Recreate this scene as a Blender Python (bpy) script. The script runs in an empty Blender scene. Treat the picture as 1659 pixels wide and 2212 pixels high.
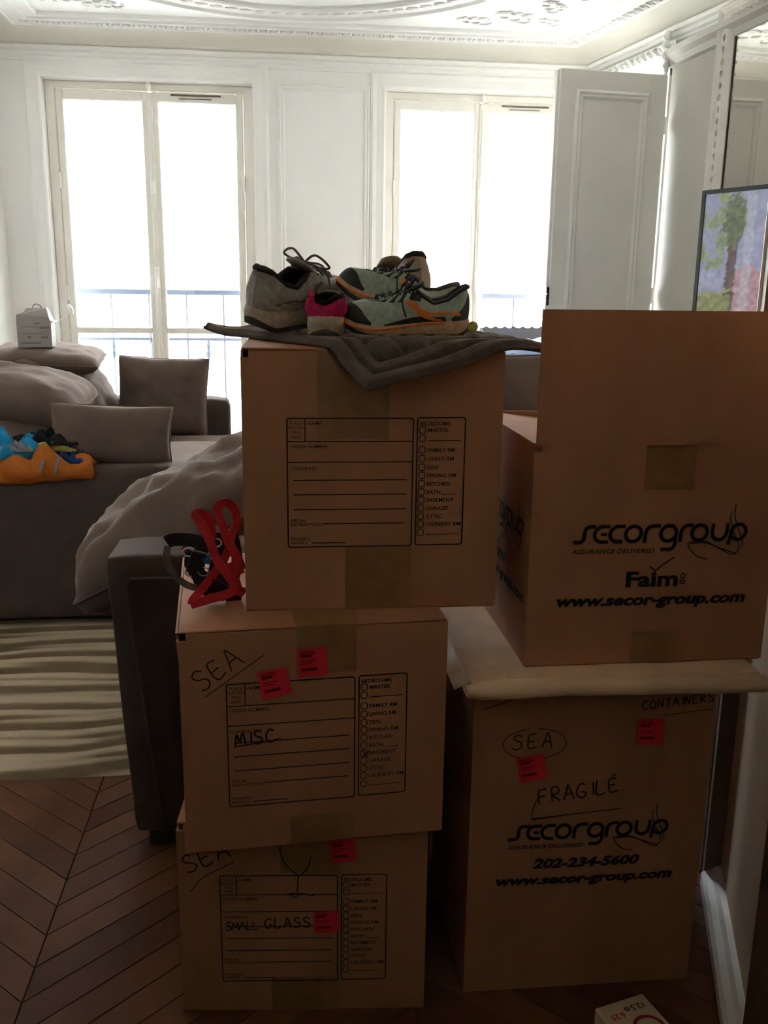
import bpy, bmesh, math, random
from math import sin, cos, tan, pi, radians, sqrt, atan2
from mathutils import Vector, Matrix, noise, Euler

# ------------------------------------------------------------------ camera, sky, exposure
SC = bpy.context.scene
COL = SC.collection
FPX, CXP, CYP = 2000.0, 829.5, 1106.0
YAW, PITCH, ROLL, CAMZ = radians(6.3), radians(13.66), radians(.73), 1.36
_f = Vector((sin(YAW) * cos(PITCH), cos(YAW) * cos(PITCH), -sin(PITCH)))
_r0 = Vector((cos(YAW), -sin(YAW), 0)); _u0 = _r0.cross(_f)
_R = _r0 * cos(ROLL) + _u0 * sin(ROLL); _U = _u0 * cos(ROLL) - _r0 * sin(ROLL)
CAMP = Vector((0, 0, CAMZ))
cam = bpy.data.cameras.new('camera'); camo = bpy.data.objects.new('camera', cam); COL.objects.link(camo)
cam.sensor_fit = 'VERTICAL'; cam.sensor_height = 36; cam.sensor_width = 27
cam.lens = 36 * FPX / 2212; cam.clip_start = .02; cam.clip_end = 200
m = Matrix((_R, _U, -_f)).transposed().to_4x4(); m.translation = CAMP
camo.matrix_world = m
SC.camera = camo

wd = bpy.data.worlds.new('overcast_sky'); SC.world = wd; wd.use_nodes = True
_bg = wd.node_tree.nodes['Background']; _bg.inputs[0].default_value = (.90, .97, 1.06, 1); _bg.inputs[1].default_value = 15.0
SC.view_settings.view_transform = 'Standard'; SC.view_settings.look = 'None'
SC.view_settings.gamma = 1; SC.view_settings.use_curve_mapping = False
SC.view_settings.exposure = 1.65
SC.cycles.diffuse_bounces = 8; SC.cycles.max_bounces = 14; SC.cycles.transparent_max_bounces = 12
WIN = [(-.82, .65), (1.335, .65)]          # window centres and half widths
W = 6.4                                     # window wall
for cx, hw in WIN:                          # portals that guide the sky light through the two real windows
    l = bpy.data.lights.new('window_portal', 'AREA'); l.shape = 'RECTANGLE'; l.size = 1.3; l.size_y = 2.6
    l.cycles.is_portal = True
    o = bpy.data.objects.new('window_portal', l); COL.objects.link(o)
    o.location = (cx, W + .30, 1.30); o.rotation_euler = (radians(-90), 0, 0)


def at(px, py, Y):
    d = _f + _R * ((px - CXP) / FPX) - _U * ((py - CYP) / FPX)
    return CAMP + d * (Y / d.y)


def atz(px, py, z):
    d = _f + _R * ((px - CXP) / FPX) - _U * ((py - CYP) / FPX)
    return CAMP + d * ((z - CAMZ) / d.z)


# ------------------------------------------------------------------ materials
MATS = {}


def mat(name, c, rough=.8, spec=.3, metal=0, nscale=0, namt=0, bump=0, bscale=200, sheen=0, coat=0, stretch=None, c2=None):
    if name in MATS: return MATS[name]
    M = bpy.data.materials.new(name); M.use_nodes = True
    nt = M.node_tree; b = nt.nodes['Principled BSDF']
    b.inputs['Base Color'].default_value = (*c, 1); b.inputs['Roughness'].default_value = rough
    b.inputs['Specular IOR Level'].default_value = spec; b.inputs['Metallic'].default_value = metal
    if sheen: b.inputs['Sheen Weight'].default_value = sheen; b.inputs['Sheen Tint'].default_value = (.62, .47, .38, 1); b.inputs['Sheen Roughness'].default_value = .4
    if coat: b.inputs['Coat Weight'].default_value = coat
    tc = nt.nodes.new('ShaderNodeTexCoord'); mp = nt.nodes.new('ShaderNodeMapping')
    nt.links.new(tc.outputs['Object'], mp.inputs[0])
    if stretch: mp.inputs['Scale'].default_value = stretch
    if namt:
        n = nt.nodes.new('ShaderNodeTexNoise'); n.inputs['Scale'].default_value = nscale; n.inputs['Detail'].default_value = 5
        nt.links.new(mp.outputs[0], n.inputs['Vector'])
        r = nt.nodes.new('ShaderNodeValToRGB'); cc = c2 or tuple(v * (1 - namt) for v in c)
        r.color_ramp.elements[0].color = (*cc, 1); r.color_ramp.elements[0].position = .3
        r.color_ramp.elements[1].color = (*[min(1, v * (1 + namt * .4)) for v in c], 1); r.color_ramp.elements[1].position = .72
        nt.links.new(n.outputs['Fac'], r.inputs[0]); nt.links.new(r.outputs[0], b.inputs['Base Color'])
    if bump:
        n2 = nt.nodes.new('ShaderNodeTexNoise'); n2.inputs['Scale'].default_value = bscale; n2.inputs['Detail'].default_value = 3
        nt.links.new(mp.outputs[0], n2.inputs['Vector'])
        bp = nt.nodes.new('ShaderNodeBump'); bp.inputs['Strength'].default_value = bump; bp.inputs['Distance'].default_value = .002
        nt.links.new(n2.outputs['Fac'], bp.inputs['Height']); nt.links.new(bp.outputs[0], b.inputs['Normal'])
    MATS[name] = M
    return M


WHITE = mat('white_paint', (.82, .81, .785), .55, nscale=3, namt=.04)
PLASTER = mat('plaster_white', (.84, .835, .815), .8, nscale=4, namt=.04)
PANELW = mat('door_paint', (.76, .735, .69), .5, nscale=4, namt=.05)
COVEM = mat('cove_cream_paint', (.76, .735, .66), .8, nscale=3, namt=.05)
CARD = mat('kraft_cardboard', (.43, .205, .112), .85, .15, nscale=9, namt=.14, bump=.12, bscale=350, stretch=(1, 1, .25))
CARDIN = mat('cardboard_inside', (.36, .20, .10), .9, .1, nscale=9, namt=.14)
CARDEDGE = mat('cardboard_cut_edge', (.47, .29, .16), .9, .1, nscale=60, namt=.3)
TAPE = mat('brown_packing_tape', (.29, .15, .062), .32, .5, nscale=30, namt=.2)
INK = mat('black_print_ink', (.022, .02, .024), .75, .2, nscale=60, namt=.4)
PEN = mat('black_marker_ink', (.02, .018, .022), .6, .2, nscale=60, namt=.3)
STICK = mat('red_sticker', (.75, .035, .055), .6, .2, nscale=20, namt=.08)
STICKP = mat('sticker_print', (.18, .012, .02), .6, .2, nscale=20, namt=.1)
KRAFT = mat('kraft_paper', (.80, .57, .37), .75, .25, nscale=12, namt=.16, bump=.25, bscale=25)
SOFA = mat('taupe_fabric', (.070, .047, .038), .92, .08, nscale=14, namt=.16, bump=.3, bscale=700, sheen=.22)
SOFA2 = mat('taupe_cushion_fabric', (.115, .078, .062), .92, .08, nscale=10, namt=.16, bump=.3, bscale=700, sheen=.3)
PIPE = mat('taupe_piping', (.08, .058, .048), .9, .1, nscale=30, namt=.1)
BLACKP = mat('black_plastic', (.015, .015, .016), .45, .4, nscale=30, namt=.2)
DARKWOOD = mat('dark_wood_foot', (.03, .02, .015), .5, .3, nscale=20, namt=.3)
HALLM = mat('hall_wall_paint', (.86, .81, .74), .8, .2, nscale=4, namt=.1)
JAMBW = mat('brown_wood_jamb', (.20, .11, .06), .6, .3, nscale=8, namt=.3, stretch=(8, 8, .4))
MATFAB = mat('taupe_quilted_mat', (.115, .088, .072), .95, .08, nscale=60, namt=.25, bump=.5, bscale=500, sheen=.3)
STEEL = mat('steel', (.6, .6, .6), .3, .5, metal=1, nscale=30, namt=.1)


# ------------------------------------------------------------------ mesh helpers
class MB:
    def __init__(s): s.v = []; s.f = []; s.mi = []; s.cur = 0

    def face(s, pts):
        k = len(s.v); s.v += [tuple(p) for p in pts]; s.f.append(tuple(range(k, k + len(pts)))); s.mi.append(s.cur)

    def grid(s, rows, cu=False, cv=False):
        n, mm = len(rows), len(rows[0]); k = len(s.v)
        for r in rows: s.v += [tuple(p) for p in r]
        for i in range(n if cu else n - 1):
            for j in range(mm if cv else mm - 1):
                a, b = i, (i + 1) % n; c, d = j, (j + 1) % mm
                s.f.append((k + a * mm + c, k + a * mm + d, k + b * mm + d, k + b * mm + c)); s.mi.append(s.cur)

    def box(s, x0, x1, y0, y1, z0, z1, M=None, bev=0):
        if bev:
            b = bev
            rings = []
            for (z, e) in ((z0, b), (z0 + b, 0), (z1 - b, 0), (z1, b)):
                X0, X1, Y0, Y1 = x0 + e, x1 - e, y0 + e, y1 - e
                c = b * .999 if e == 0 else b * .5
                rings.append([(X0 + c, Y0, z), (X1 - c, Y0, z), (X1, Y0 + c, z), (X1, Y1 - c, z), (X1 - c, Y1, z), (X0 + c, Y1, z), (X0, Y1 - c, z), (X0, Y0 + c, z)])
            if M: rings = [[M @ Vector(p) for p in r] for r in rings]
            k = len(s.v)
            s.grid(rings, cv=True)
            s.f.append(tuple(k + 7 - i for i in range(8))); s.mi.append(s.cur)
            s.f.append(tuple(k + 24 + i for i in range(8))); s.mi.append(s.cur)
            return
        p = [(x0, y0, z0), (x1, y0, z0), (x1, y1, z0), (x0, y1, z0), (x0, y0, z1), (x1, y0, z1), (x1, y1, z1), (x0, y1, z1)]
        if M: p = [M @ Vector(q) for q in p]
        k = len(s.v); s.v += [tuple(q) for q in p]
        for f in ((0, 3, 2, 1), (4, 5, 6, 7), (0, 1, 5, 4), (1, 2, 6, 5), (2, 3, 7, 6), (3, 0, 4, 7)):
            s.f.append(tuple(k + i for i in f)); s.mi.append(s.cur)

    def tube(s, pts, r, n=8, closed=False, cap=True):
        pts = [Vector(p) for p in pts]; N = len(pts); rows = []
        nrm = None
        for i, p in enumerate(pts):
            a = pts[(i - 1) % N] if (i or closed) else p; b = pts[(i + 1) % N] if (i < N - 1 or closed) else p
            t = (b - a); t = t.normalized() if t.length > 1e-9 else Vector((0, 0, 1))
            if nrm is None:
                nrm = t.orthogonal().normalized()
            else:
                nrm = (nrm - t * nrm.dot(t)); nrm = nrm.normalized() if nrm.length > 1e-6 else t.orthogonal().normalized()
            bn = t.cross(nrm); rr = r[i] if isinstance(r, (list, tuple)) else r
            rows.append([p + nrm * (rr * cos(2 * pi * j / n)) + bn * (rr * sin(2 * pi * j / n)) for j in range(n)])
        k = len(s.v)
        s.grid(rows, cu=closed, cv=True)
        if cap and not closed:
            s.f.append(tuple(k + n - 1 - i for i in range(n))); s.mi.append(s.cur)
            s.f.append(tuple(k + (N - 1) * n + i for i in range(n))); s.mi.append(s.cur)

    def ribbon(s, pts, wdirs, w, th):
        rows = []; N = len(pts); pts = [Vector(p) for p in pts]
        for i, p in enumerate(pts):
            t = (pts[min(N - 1, i + 1)] - pts[max(0, i - 1)]).normalized()
            wv = Vector(wdirs[i] if isinstance(wdirs, list) else wdirs); wv = (wv - t * wv.dot(t)).normalized()
            nn = t.cross(wv)
            rows.append([p + wv * (w / 2) + nn * (th / 2), p - wv * (w / 2) + nn * (th / 2), p - wv * (w / 2) - nn * (th / 2), p + wv * (w / 2) - nn * (th / 2)])
        k = len(s.v); s.grid(rows, cv=True)
        s.f.append((k + 3, k + 2, k + 1, k)); s.mi.append(s.cur)
        e = k + (N - 1) * 4; s.f.append((e, e + 1, e + 2, e + 3)); s.mi.append(s.cur)

    def build(s, name, mats, parent=None, smooth=False, weld=0):
        me = bpy.data.meshes.new(name); me.from_pydata(s.v, [], s.f)
        if not isinstance(mats, (list, tuple)): mats = [mats]
        for x in mats: me.materials.append(x)
        if len(mats) > 1: me.polygons.foreach_set('material_index', s.mi)
        bm = bmesh.new(); bm.from_mesh(me)
        if weld: bmesh.ops.remove_doubles(bm, verts=bm.verts, dist=weld)
        if weld or len(bm.faces) < 60000: bmesh.ops.recalc_face_normals(bm, faces=bm.faces)
        bm.to_mesh(me); bm.free()
        if smooth: me.polygons.foreach_set('use_smooth', [True] * len(me.polygons))
        me.update()
        o = bpy.data.objects.new(name, me); COL.objects.link(o)
        if parent: o.parent = parent
        return o


def tag(o, label=None, cat=None, group=None, kind=None):
    if label: o['label'] = label
    if cat: o['category'] = cat
    if group: o['group'] = group
    if kind: o['kind'] = kind
    return o


def thing(name, label, cat, loc=(0, 0, 0), rot=(0, 0, 0), group=None):
    o = bpy.data.objects.new(name, None); COL.objects.link(o); o.empty_display_size = .1
    o.location = loc; o.rotation_euler = rot
    return tag(o, label, cat, group)


def struct(o, label=None): return tag(o, label, None, None, 'structure')


def child(o, name, me_o, parent, loc, rot=(0, 0, 0), sc=(1, 1, 1)):
    c = bpy.data.objects.new(name, me_o.data); COL.objects.link(c); c.parent = parent
    c.location = loc; c.rotation_euler = rot; c.scale = sc
    return c


def spline(p, n=8, closed=False):
    p = [Vector(q) for q in p]; N = len(p); out = []
    for i in range(N if closed else N - 1):
        g = (lambda k: p[k % N]) if closed else (lambda k: p[max(0, min(N - 1, k))])
        a, b, c, d = g(i - 1), g(i), g(i + 1), g(i + 2)
        for j in range(n):
            t = j / n
            out.append(.5 * ((2 * b) + (c - a) * t + (2 * a - 5 * b + 4 * c - d) * t * t + (3 * b - a - 3 * c + d) * t ** 3))
    if not closed: out.append(p[-1])
    return out


def lerp_tab(tab, x):
    for (x0, *a), (x1, *b) in zip(tab, tab[1:]):
        if x <= x1:
            t = (x - x0) / (x1 - x0) if x1 > x0 else 0; t = max(0, t)
            return [p + (q - p) * t for p, q in zip(a, b)]
    return list(tab[-1][1:])


def smooth01(a, b, x):
    t = max(0, min(1, (x - a) / (b - a))); return t * t * (3 - 2 * t)


def nz(p, s=1.0): return noise.noise(Vector(p) * s)


# ------------------------------------------------------------------ flat print: strokes and text in a plane (u right, v up)
def stroke(mb, pts, w, place, closed=False, sm=0):
    p = [Vector((q[0], q[1], 0)) for q in pts]
    if sm: p = spline(p, sm, closed)
    N = len(p); L = []; Rr = []
    for i in range(N):
        a = p[(i - 1) % N] if (i or closed) else p[i]; b = p[(i + 1) % N] if (i < N - 1 or closed) else p[i]
        t = b - a; t = t.normalized() if t.length > 1e-9 else Vector((1, 0, 0)); nn = Vector((-t.y, t.x, 0))
        k = 1.0
        if 0 < i < N - 1 or closed:
            t1 = (p[i] - a)
            if t1.length > 1e-9:
                c = abs(nn.dot(Vector((-t1.y, t1.x, 0)).normalized())); k = 1 / max(c, .5)
        L.append(place(*(p[i] + nn * (w / 2 * k)).xy)); Rr.append(place(*(p[i] - nn * (w / 2 * k)).xy))
    k = len(mb.v); mb.v += [tuple(q) for q in L] + [tuple(q) for q in Rr]
    for i in range(N if closed else N - 1):
        j = (i + 1) % N
        mb.f.append((k + i, k + N + i, k + N + j, k + j)); mb.mi.append(mb.cur)


_TEXTS = []


def text(mb, body, u, v, size, place, shear=0, bold=0, align='LEFT', fit=None, rot=0):
    cu = bpy.data.curves.new('t', 'FONT'); cu.body = body; cu.size = 1; cu.shear = shear; cu.offset = bold
    cu.align_x = align; cu.resolution_u = 3; cu.fill_mode = 'BOTH'
    o = bpy.data.objects.new('t', cu); COL.objects.link(o)
    _TEXTS.append((o, mb, u, v, size, place, fit, rot))


def flush_text():
    bpy.context.view_layer.update()
    dg = bpy.context.evaluated_depsgraph_get()
    for o, mb, u, v, size, place, fit, rot in _TEXTS:
        me = o.evaluated_get(dg).to_mesh()
        k = len(mb.v)
        xs = [w.co.x for w in me.vertices]
        sx = size
        if fit and xs: sx = fit / max(1e-6, max(xs) - min(xs))
        cr, sr = cos(rot), sin(rot)
        for w in me.vertices:
            a, b = w.co.x * sx, w.co.y * size
            mb.v.append(tuple(place(u + a * cr - b * sr, v + a * sr + b * cr)))
        for p in me.polygons: mb.f.append(tuple(k + i for i in p.vertices)); mb.mi.append(0)
        cu = o.data
        o.evaluated_get(dg).to_mesh_clear()
    for o, *_ in _TEXTS:
        cu = o.data; bpy.data.objects.remove(o); bpy.data.curves.remove(cu)
    _TEXTS.clear()

# ------------------------------------------------------------------ room shell
CEIL = 2.88
XL = -1.75
YN = 1.95                                   # near wall of the bright room


def xr(Y): return 2.03 + .17 * (W - Y)      # right wall is slightly splayed


POLY = [Vector((XL, YN)), Vector((xr(YN), YN)), Vector((xr(W), W)), Vector((XL, W))]


def inset(d):
    out = []; n = len(POLY)
    for i in range(n):
        a, b, c = POLY[i - 1], POLY[i], POLY[(i + 1) % n]
        e1 = (b - a).normalized(); e2 = (c - b).normalized()
        n1 = Vector((-e1.y, e1.x)); n2 = Vector((-e2.y, e2.x))
        p = a + n1 * d; q = b + n2 * d
        den = e1.x * e2.y - e1.y * e2.x
        t = ((q.x - p.x) * e2.y - (q.y - p.y) * e2.x) / den
        out.append(p + e1 * t)
    return out


# floor: sub floor and chevron parquet, every plank a piece of its own
PLANKS = [mat('oak_plank_%d' % i, c, .62, .12, nscale=7, namt=.3, bump=.15, bscale=60) for i, c in enumerate(
    [(.135, .050, .022), (.155, .060, .027), (.115, .042, .019), (.14, .054, .025), (.165, .068, .032)])]
mb = MB(); mb.box(-2.2, 3.3, -3.2, 6.75, -.06, -.0115)
floor = struct(mb.build('floor', mat('dark_joint', (.03, .016, .01), .9)), 'chevron oak parquet floor')
PW, CW = .0968, .76
random.seed(4)
pm = []
slope = .93
for sgn in (1, -1):
    g = .0011
    mb = MB(); x0, x1 = g, CW - g; y0, y1 = g, PW - g
    h = sgn * slope
    lo = [(x0, y0 + h * x0), (x1, y0 + h * x1), (x1, y1 + h * x1), (x0, y1 + h * x0)]
    e = .0012
    li = [(x0 + e, y0 + h * x0 + e), (x1 - e, y0 + h * x1 + e), (x1 - e, y1 + h * x1 - e), (x0 + e, y1 + h * x0 - e)]
    rows = [[(p[0], p[1], -.0115) for p in lo], [(p[0], p[1], -.001) for p in lo], [(p[0], p[1], 0) for p in li]]
    k = len(mb.v); mb.grid(rows, cv=True); mb.f.append((8, 9, 10, 11)); mb.mi.append(0)
    pm.append(mb)
proto = {}
rest = [MB() for _ in PLANKS]
npl = 0
SP0 = -.52
for c in range(-3, 6):
    xa = SP0 + c * CW; sg = 0 if c % 2 == 0 else 1
    if xa > 3.2 or xa + CW < -2.2: continue
    off = 0 if sg == 0 else slope * CW
    for r in range(-45, 66):
        ya = .038 + r * PW + off
        yc = ya + (slope if sg == 0 else -slope) * CW / 2
        if yc < -2.6 or yc > 6.1: continue
        k = random.randrange(5)
        if c in (-1, 0, 1, 2) and .75 < yc < 2.95 or (c == -1 and yc < 5 and yc > .75 and yc < 3.4):
            key = (sg, k)
            if key not in proto:
                o = pm[sg].build('plank', PLANKS[k], floor); proto[key] = o
                o.location = (xa, ya, 0)
            else:
                o = child(None, 'plank', proto[key], floor, (xa, ya, 0))
            npl += 1
        else:
            q = rest[k]; b = len(q.v)
            q.v += [(v[0] + xa, v[1] + ya, v[2]) for v in pm[sg].v]
            q.f += [tuple(i + b for i in f) for f in pm[sg].f]; q.mi += [0] * len(pm[sg].f)
allr = MB()
for k, q in enumerate(rest):
    b = len(allr.v); allr.v += q.v; allr.f += [tuple(i + b for i in f) for f in q.f]; allr.mi += [k] * len(q.f)
o = allr.build('planks_beyond', PLANKS, floor); o['kind'] = 'stuff'

# walls
mb = MB()
T = .34
edges = [XL - .3] + [v for cx, hw in WIN for v in (cx - hw, cx + hw)] + [xr(W) + .5]
WT = 2.60
for i in range(0, 6, 2): mb.box(edges[i], edges[i + 1], W, W + T, -.06, 3.1)
for cx, hw in WIN: mb.box(cx - hw, cx + hw, W, W + T, WT, 3.1)
wall_back = struct(mb.build('wall_back', WHITE), 'white panelled wall with two tall window openings')
mb = MB(); mb.box(XL - .2, XL, YN - .12, W, -.06, 3.1)
wall_left = struct(mb.build('wall_left', WHITE), 'white side wall behind the sofa')
mb = MB()
a, b = Vector((xr(YN - .12), YN - .12, 0)), Vector((xr(W), W, 0)); d = Vector((.2, .034, 0))
mb.grid([[a + Vector((0, 0, -.06)), b + Vector((0, 0, -.06)), b + d + Vector((0, 0, -.06)), a + d + Vector((0, 0, -.06))],
         [a + Vector((0, 0, 3.1)), b + Vector((0, 0, 3.1)), b + d + Vector((0, 0, 3.1)), a + d + Vector((0, 0, 3.1))]], cv=True)
wall_right = struct(mb.build('wall_right', WHITE), 'white side wall with chimney breast')
# near wall of the room, left and right of the wide opening, and the lintel above it
mb = MB(); mb.box(XL, -1.0, YN - .12, YN, -.06, 3.1); mb.box(1.05, xr(YN), YN - .12, YN, -.06, 3.1); mb.box(-1.0, 1.05, YN - .12, YN, 2.6, 3.1)
wall_front = struct(mb.build('wall_front', WHITE), 'white wall around the opening to the hall')
# hall behind the camera
mb = MB(); mb.box(-1.1, -1.0, -1.1, YN - .12, -.06, 3.1); mb.box(-1.1, 1.15, -1.2, -1.1, -.06, 3.1)
wall_hall = struct(mb.build('wall_hall', HALLM), 'dim hall walls')
mb = MB(); mb.box(-1.0, -.985, -1.1, YN - .12, 0, 1.3); mb.box(-1.0, .63, -1.1, -1.085, 0, 1.3); mb.box(.605, .62, -1.1, .62, 0, 1.3)
struct(mb.build('trim_8', mat('added_dark_panel', (.05, .03, .02), .6, nscale=6, namt=.3)), 'added dark lower panels in the unseen hall, dimming the low boxes')  # unseen dark panels, added so less bounce light reaches the lower boxes
# the angled end of the hall wall to the right of the boxes
A0 = atz(1556, 1881, .04); B0 = atz(1596, 2104, .04)
dv = (A0 - B0); dv.z = 0; dv.normalize(); nl = Vector((-dv.y, dv.x, 0))      # nl points left, towards the boxes
if nl.x > 0: nl = -nl


def stubp(s, n, z): q = Vector((A0.x, A0.y, 0)) + dv * s + nl * n; return (q.x, q.y, z)


def stubbox(mb, s0, s1, n0, n1, z0, z1):
    mb.grid([[stubp(s0, n0, z), stubp(s1, n0, z), stubp(s1, n1, z), stubp(s0, n1, z)] for z in (z0, z1)], cv=True)
    k = len(mb.v) - 8
    mb.f.append((k + 3, k + 2, k + 1, k)); mb.mi.append(0); mb.f.append((k + 4, k + 5, k + 6, k + 7)); mb.mi.append(0)


mb = MB(); stubbox(mb, -1.35, .05, -.14, 0, -.06, 3.0)
wall_stub = struct(mb.build('wall_hall_end', mat('hall_end_paint', (.74, .57, .40), .7, nscale=5, namt=.06)), 'beige end of the hall wall beside the tall box')
mb = MB(); stubbox(mb, .0, .05, 0, .036, 0, 2.3)
o = struct(mb.build('trim_1', mat('casing_shade_tone', (.20, .15, .11), .6, nscale=6, namt=.1)), 'door casing at the end of the hall wall, its shade painted in grey brown')  # casing side in shade: the shadow tone is put into its colour
mb = MB(); stubbox(mb, .05, .056, -.13, .042, 0, 2.3); mb.build('casing_edge', WHITE, o)  # lighter edge: window light on this face put in as white
mb = MB(); rows = []
for s in (-.52, 0.0):
    rows.append([stubp(s, 0, 0), stubp(s, .042, 0), stubp(s, .042, .028), stubp(s, .034, .036), stubp(s, .02, .04), stubp(s, .012, .05), stubp(s, 0, .054)])
mb.grid(rows, cv=True)
struct(mb.build('baseboard_right', WHITE), 'low white moulded plinth at the foot of the hall wall')
mb = MB(); stubbox(mb, -.78, -.515, -.02, .016, 0, 2.3)
struct(mb.build('trim_2', JAMBW), 'brown wooden door jamb beside the boxes')
mb = MB(); mb.box(.62, .75, -1.1, .62, -.06, 3.1)
struct(mb.build('wall_hall_side', HALLM), 'dim hall side wall')

# ceiling, with cornice swept round the room
mb = MB(); mb.box(-2.2, 3.3, -3.2, W + .3, CEIL, 3.05)
ceiling = struct(mb.build('ceiling', PLASTER), 'white plaster ceiling')


def sweep(name, prof, material, lab, smooth=False):
    mb = MB(); rows = []
    for d, z in prof: rows.append([(p.x, p.y, z) for p in inset(d)])
    mb.grid(rows, cv=True)
    return struct(mb.build(name, material, smooth=smooth), lab)


crown = [(-.01, 2.688), (.012, 2.69), (.018, 2.70), (.018, 2.712), (.03, 2.722), (.034, 2.738), (.03, 2.744), (.046, 2.75), (.05, 2.768), (.042, 2.776), (.0, 2.778)]
sweep('trim_3', crown, WHITE, 'white crown moulding at the top of the walls')
cove = [(.036, 2.776)]
for i in range(11):
    a = i / 10 * pi / 2
    cove.append((.04 + .145 * (1 - cos(a)), 2.777 + .076 * sin(a)))
sweep('trim_4', cove, COVEM, 'cream coved cornice', True)
band = [(.176, 2.856), (.18, 2.845), (.188, 2.843), (.196, 2.85), (.262, 2.862), (.266, 2.852), (.276, 2.850), (.284, 2.856), (.288, 2.868), (.34, 2.872), (.345, 2.862), (.36, 2.860), (.368, 2.868), (.372, 2.8805)]
cornice = sweep('trim_5', band, PLASTER, 'white plaster ceiling border with moulded leaves')
# leaf ornaments along the border
mb = MB()
for sx in (-1, 0, 1):
    rows = []
    for i in range(7):
        t = i / 6; w = .011 * sin(pi * (.12 + .8 * t)) * (1 if sx == 0 else .7); x = sx * .017 * (.3 + t) ; y = -.03 + .062 * t - (abs(sx) * .02 * t)
        rows.append([(x - w, y, 0), (x - w * .5, y, -.007 - .006 * sin(pi * t)), (x, y, -.006 - .006 * sin(pi * t)), (x + w * .5, y, -.007 - .006 * sin(pi * t)), (x + w, y, 0)])
    mb.grid(rows)
leafm = mb.build('moulded_leaf', PLASTER, cornice, True)
first = True
pin = inset(.229)
for (a, b, rz) in ((pin[3], pin[2], pi), (pin[2], pin[1], atan2((pin[1] - pin[2]).y, (pin[1] - pin[2]).x) + pi)):
    L = (b - a).length; n = int(L / .062)
    if a is pin[2]: n = int(2.4 / .062); L = n * .062
    dd = (b - a).normalized()
    for i in range(n):
        p = a + dd * ((i + .5) * L / n)
        loc = (p.x, p.y, 2.857)
        if first: leafm.location = loc; leafm.rotation_euler = (0, 0, rz); first = False
        else: child(None, 'moulded_leaf', leafm, cornice, loc, (0, 0, rz))

# big ring moulding on the ceiling with its leaves
RC = Vector((.085, 4.66)); mb = MB()
prof = [(1.06, 2.8805), (1.062, 2.866), (1.075, 2.858), (1.09, 2.856), (1.10, 2.866), (1.12, 2.868), (1.20, 2.872), (1.235, 2.866), (1.25, 2.852), (1.275, 2.848), (1.295, 2.854), (1.30, 2.866), (1.33, 2.87), (1.335, 2.8805)]
rows = [[(RC.x + r * cos(2 * pi * i / 120), RC.y + r * sin(2 * pi * i / 120), z) for i in range(120)] for r, z in prof]
mb.grid(rows, cv=True)
ring = struct(mb.build('trim_6', PLASTER), 'round plaster ring moulding on the ceiling')
for i in range(84):
    a = 2 * pi * i / 84
    child(None, 'moulded_leaf', leafm, ring, (RC.x + 1.165 * cos(a), RC.y + 1.165 * sin(a), 2.869), (0, 0, a), (1.3, 1.2, .8))
# scroll foliage in the corner between ring and border
mb = MB()
for q in range(9):
    a0 = q * .7; rows = []
    pts = []
    for i in range(14):
        t = i / 13; ang = a0 + 3.6 * t; rr = .012 + .05 * (1 - t)
        pts.append(((q % 3 - 1) * .07 + rr * cos(ang) * 1.3, (q // 3 - 1) * .055 + rr * sin(ang), -.001 - .004 * sin(pi * t)))
    mb.tube(pts, [.003 + .005 * sin(pi * (.1 + .85 * i / 13)) for i in range(14)], 6)
scroll = mb.build('moulded_scroll', PLASTER, ring, True)
pi2 = inset(.45)
scroll.location = (1.36, 5.72, 2.878); scroll.rotation_euler = (0, 0, .5)
for x, y, rz, s in ((1.14, 5.83, .2, .8), (1.52, 5.5, 1.0, .8), (1.58, 5.80, .6, .6), (1.66, 5.22, 1.3, .9), (-1.2, 5.72, -.4, 1), (-.98, 5.83, -.2, .8), (-1.4, 5.5, -1, .8)):
    child(None, 'moulded_scroll', scroll, ring, (x, y, 2.878), (0, 0, rz), (s, s, s))

# wall panel mouldings on the window wall
mb = MB()


def frame_mould(mb, x0, x1, z0, z1, Y, w=.045, d=.02):
    prof = [(0, 0), (.004, -d * .6), (w * .3, -d), (w * .5, -d * .55), (w * .72, -d * .75), (w, -.002), (w, 0)]
    rows = []
    for e, y in prof: rows.append([(x0 + e, Y + y, z0 + e), (x1 - e, Y + y, z0 + e), (x1 - e, Y + y, z1 - e), (x0 + e, Y + y, z1 - e)])
    mb.grid(rows, cv=True)


for (x0, x1) in ((-.01, .585),):
    frame_mould(mb, x0, x1, .98, 2.615, W)
    frame_mould(mb, x0, x1, .2, .86, W)
mb.build('panel_moulding', WHITE, wall_back)
mb = MB()
for cx, hw in WIN:                         # casings round the window openings
    prof = [(0, 0), (0, -.022), (.012, -.03), (.03, -.026), (.06, -.022), (.085, -.028), (.1, -.018), (.105, 0)]
    rows = []
    for e, y in prof:
        rows.append([(cx - hw - e, W + y, 0), (cx - hw - e, W + y, WT + e), (cx + hw + min(e, .04 if cx > 0 else 9), W + y, WT + e), (cx + hw + min(e, .04 if cx > 0 else 9), W + y, 0)])
    mb.grid(rows)
mb.build('window_casing', WHITE, wall_back)
mb = MB()
mb.box(XL + .001, WIN[0][0] - .66 - .1, W - .02, W, 0, .16); mb.box(WIN[0][0] + .76, WIN[1][0] - .76, W - .02, W, 0, .16)
struct(mb.build('baseboard_back', WHITE), 'white baseboard under the windows')

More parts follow.
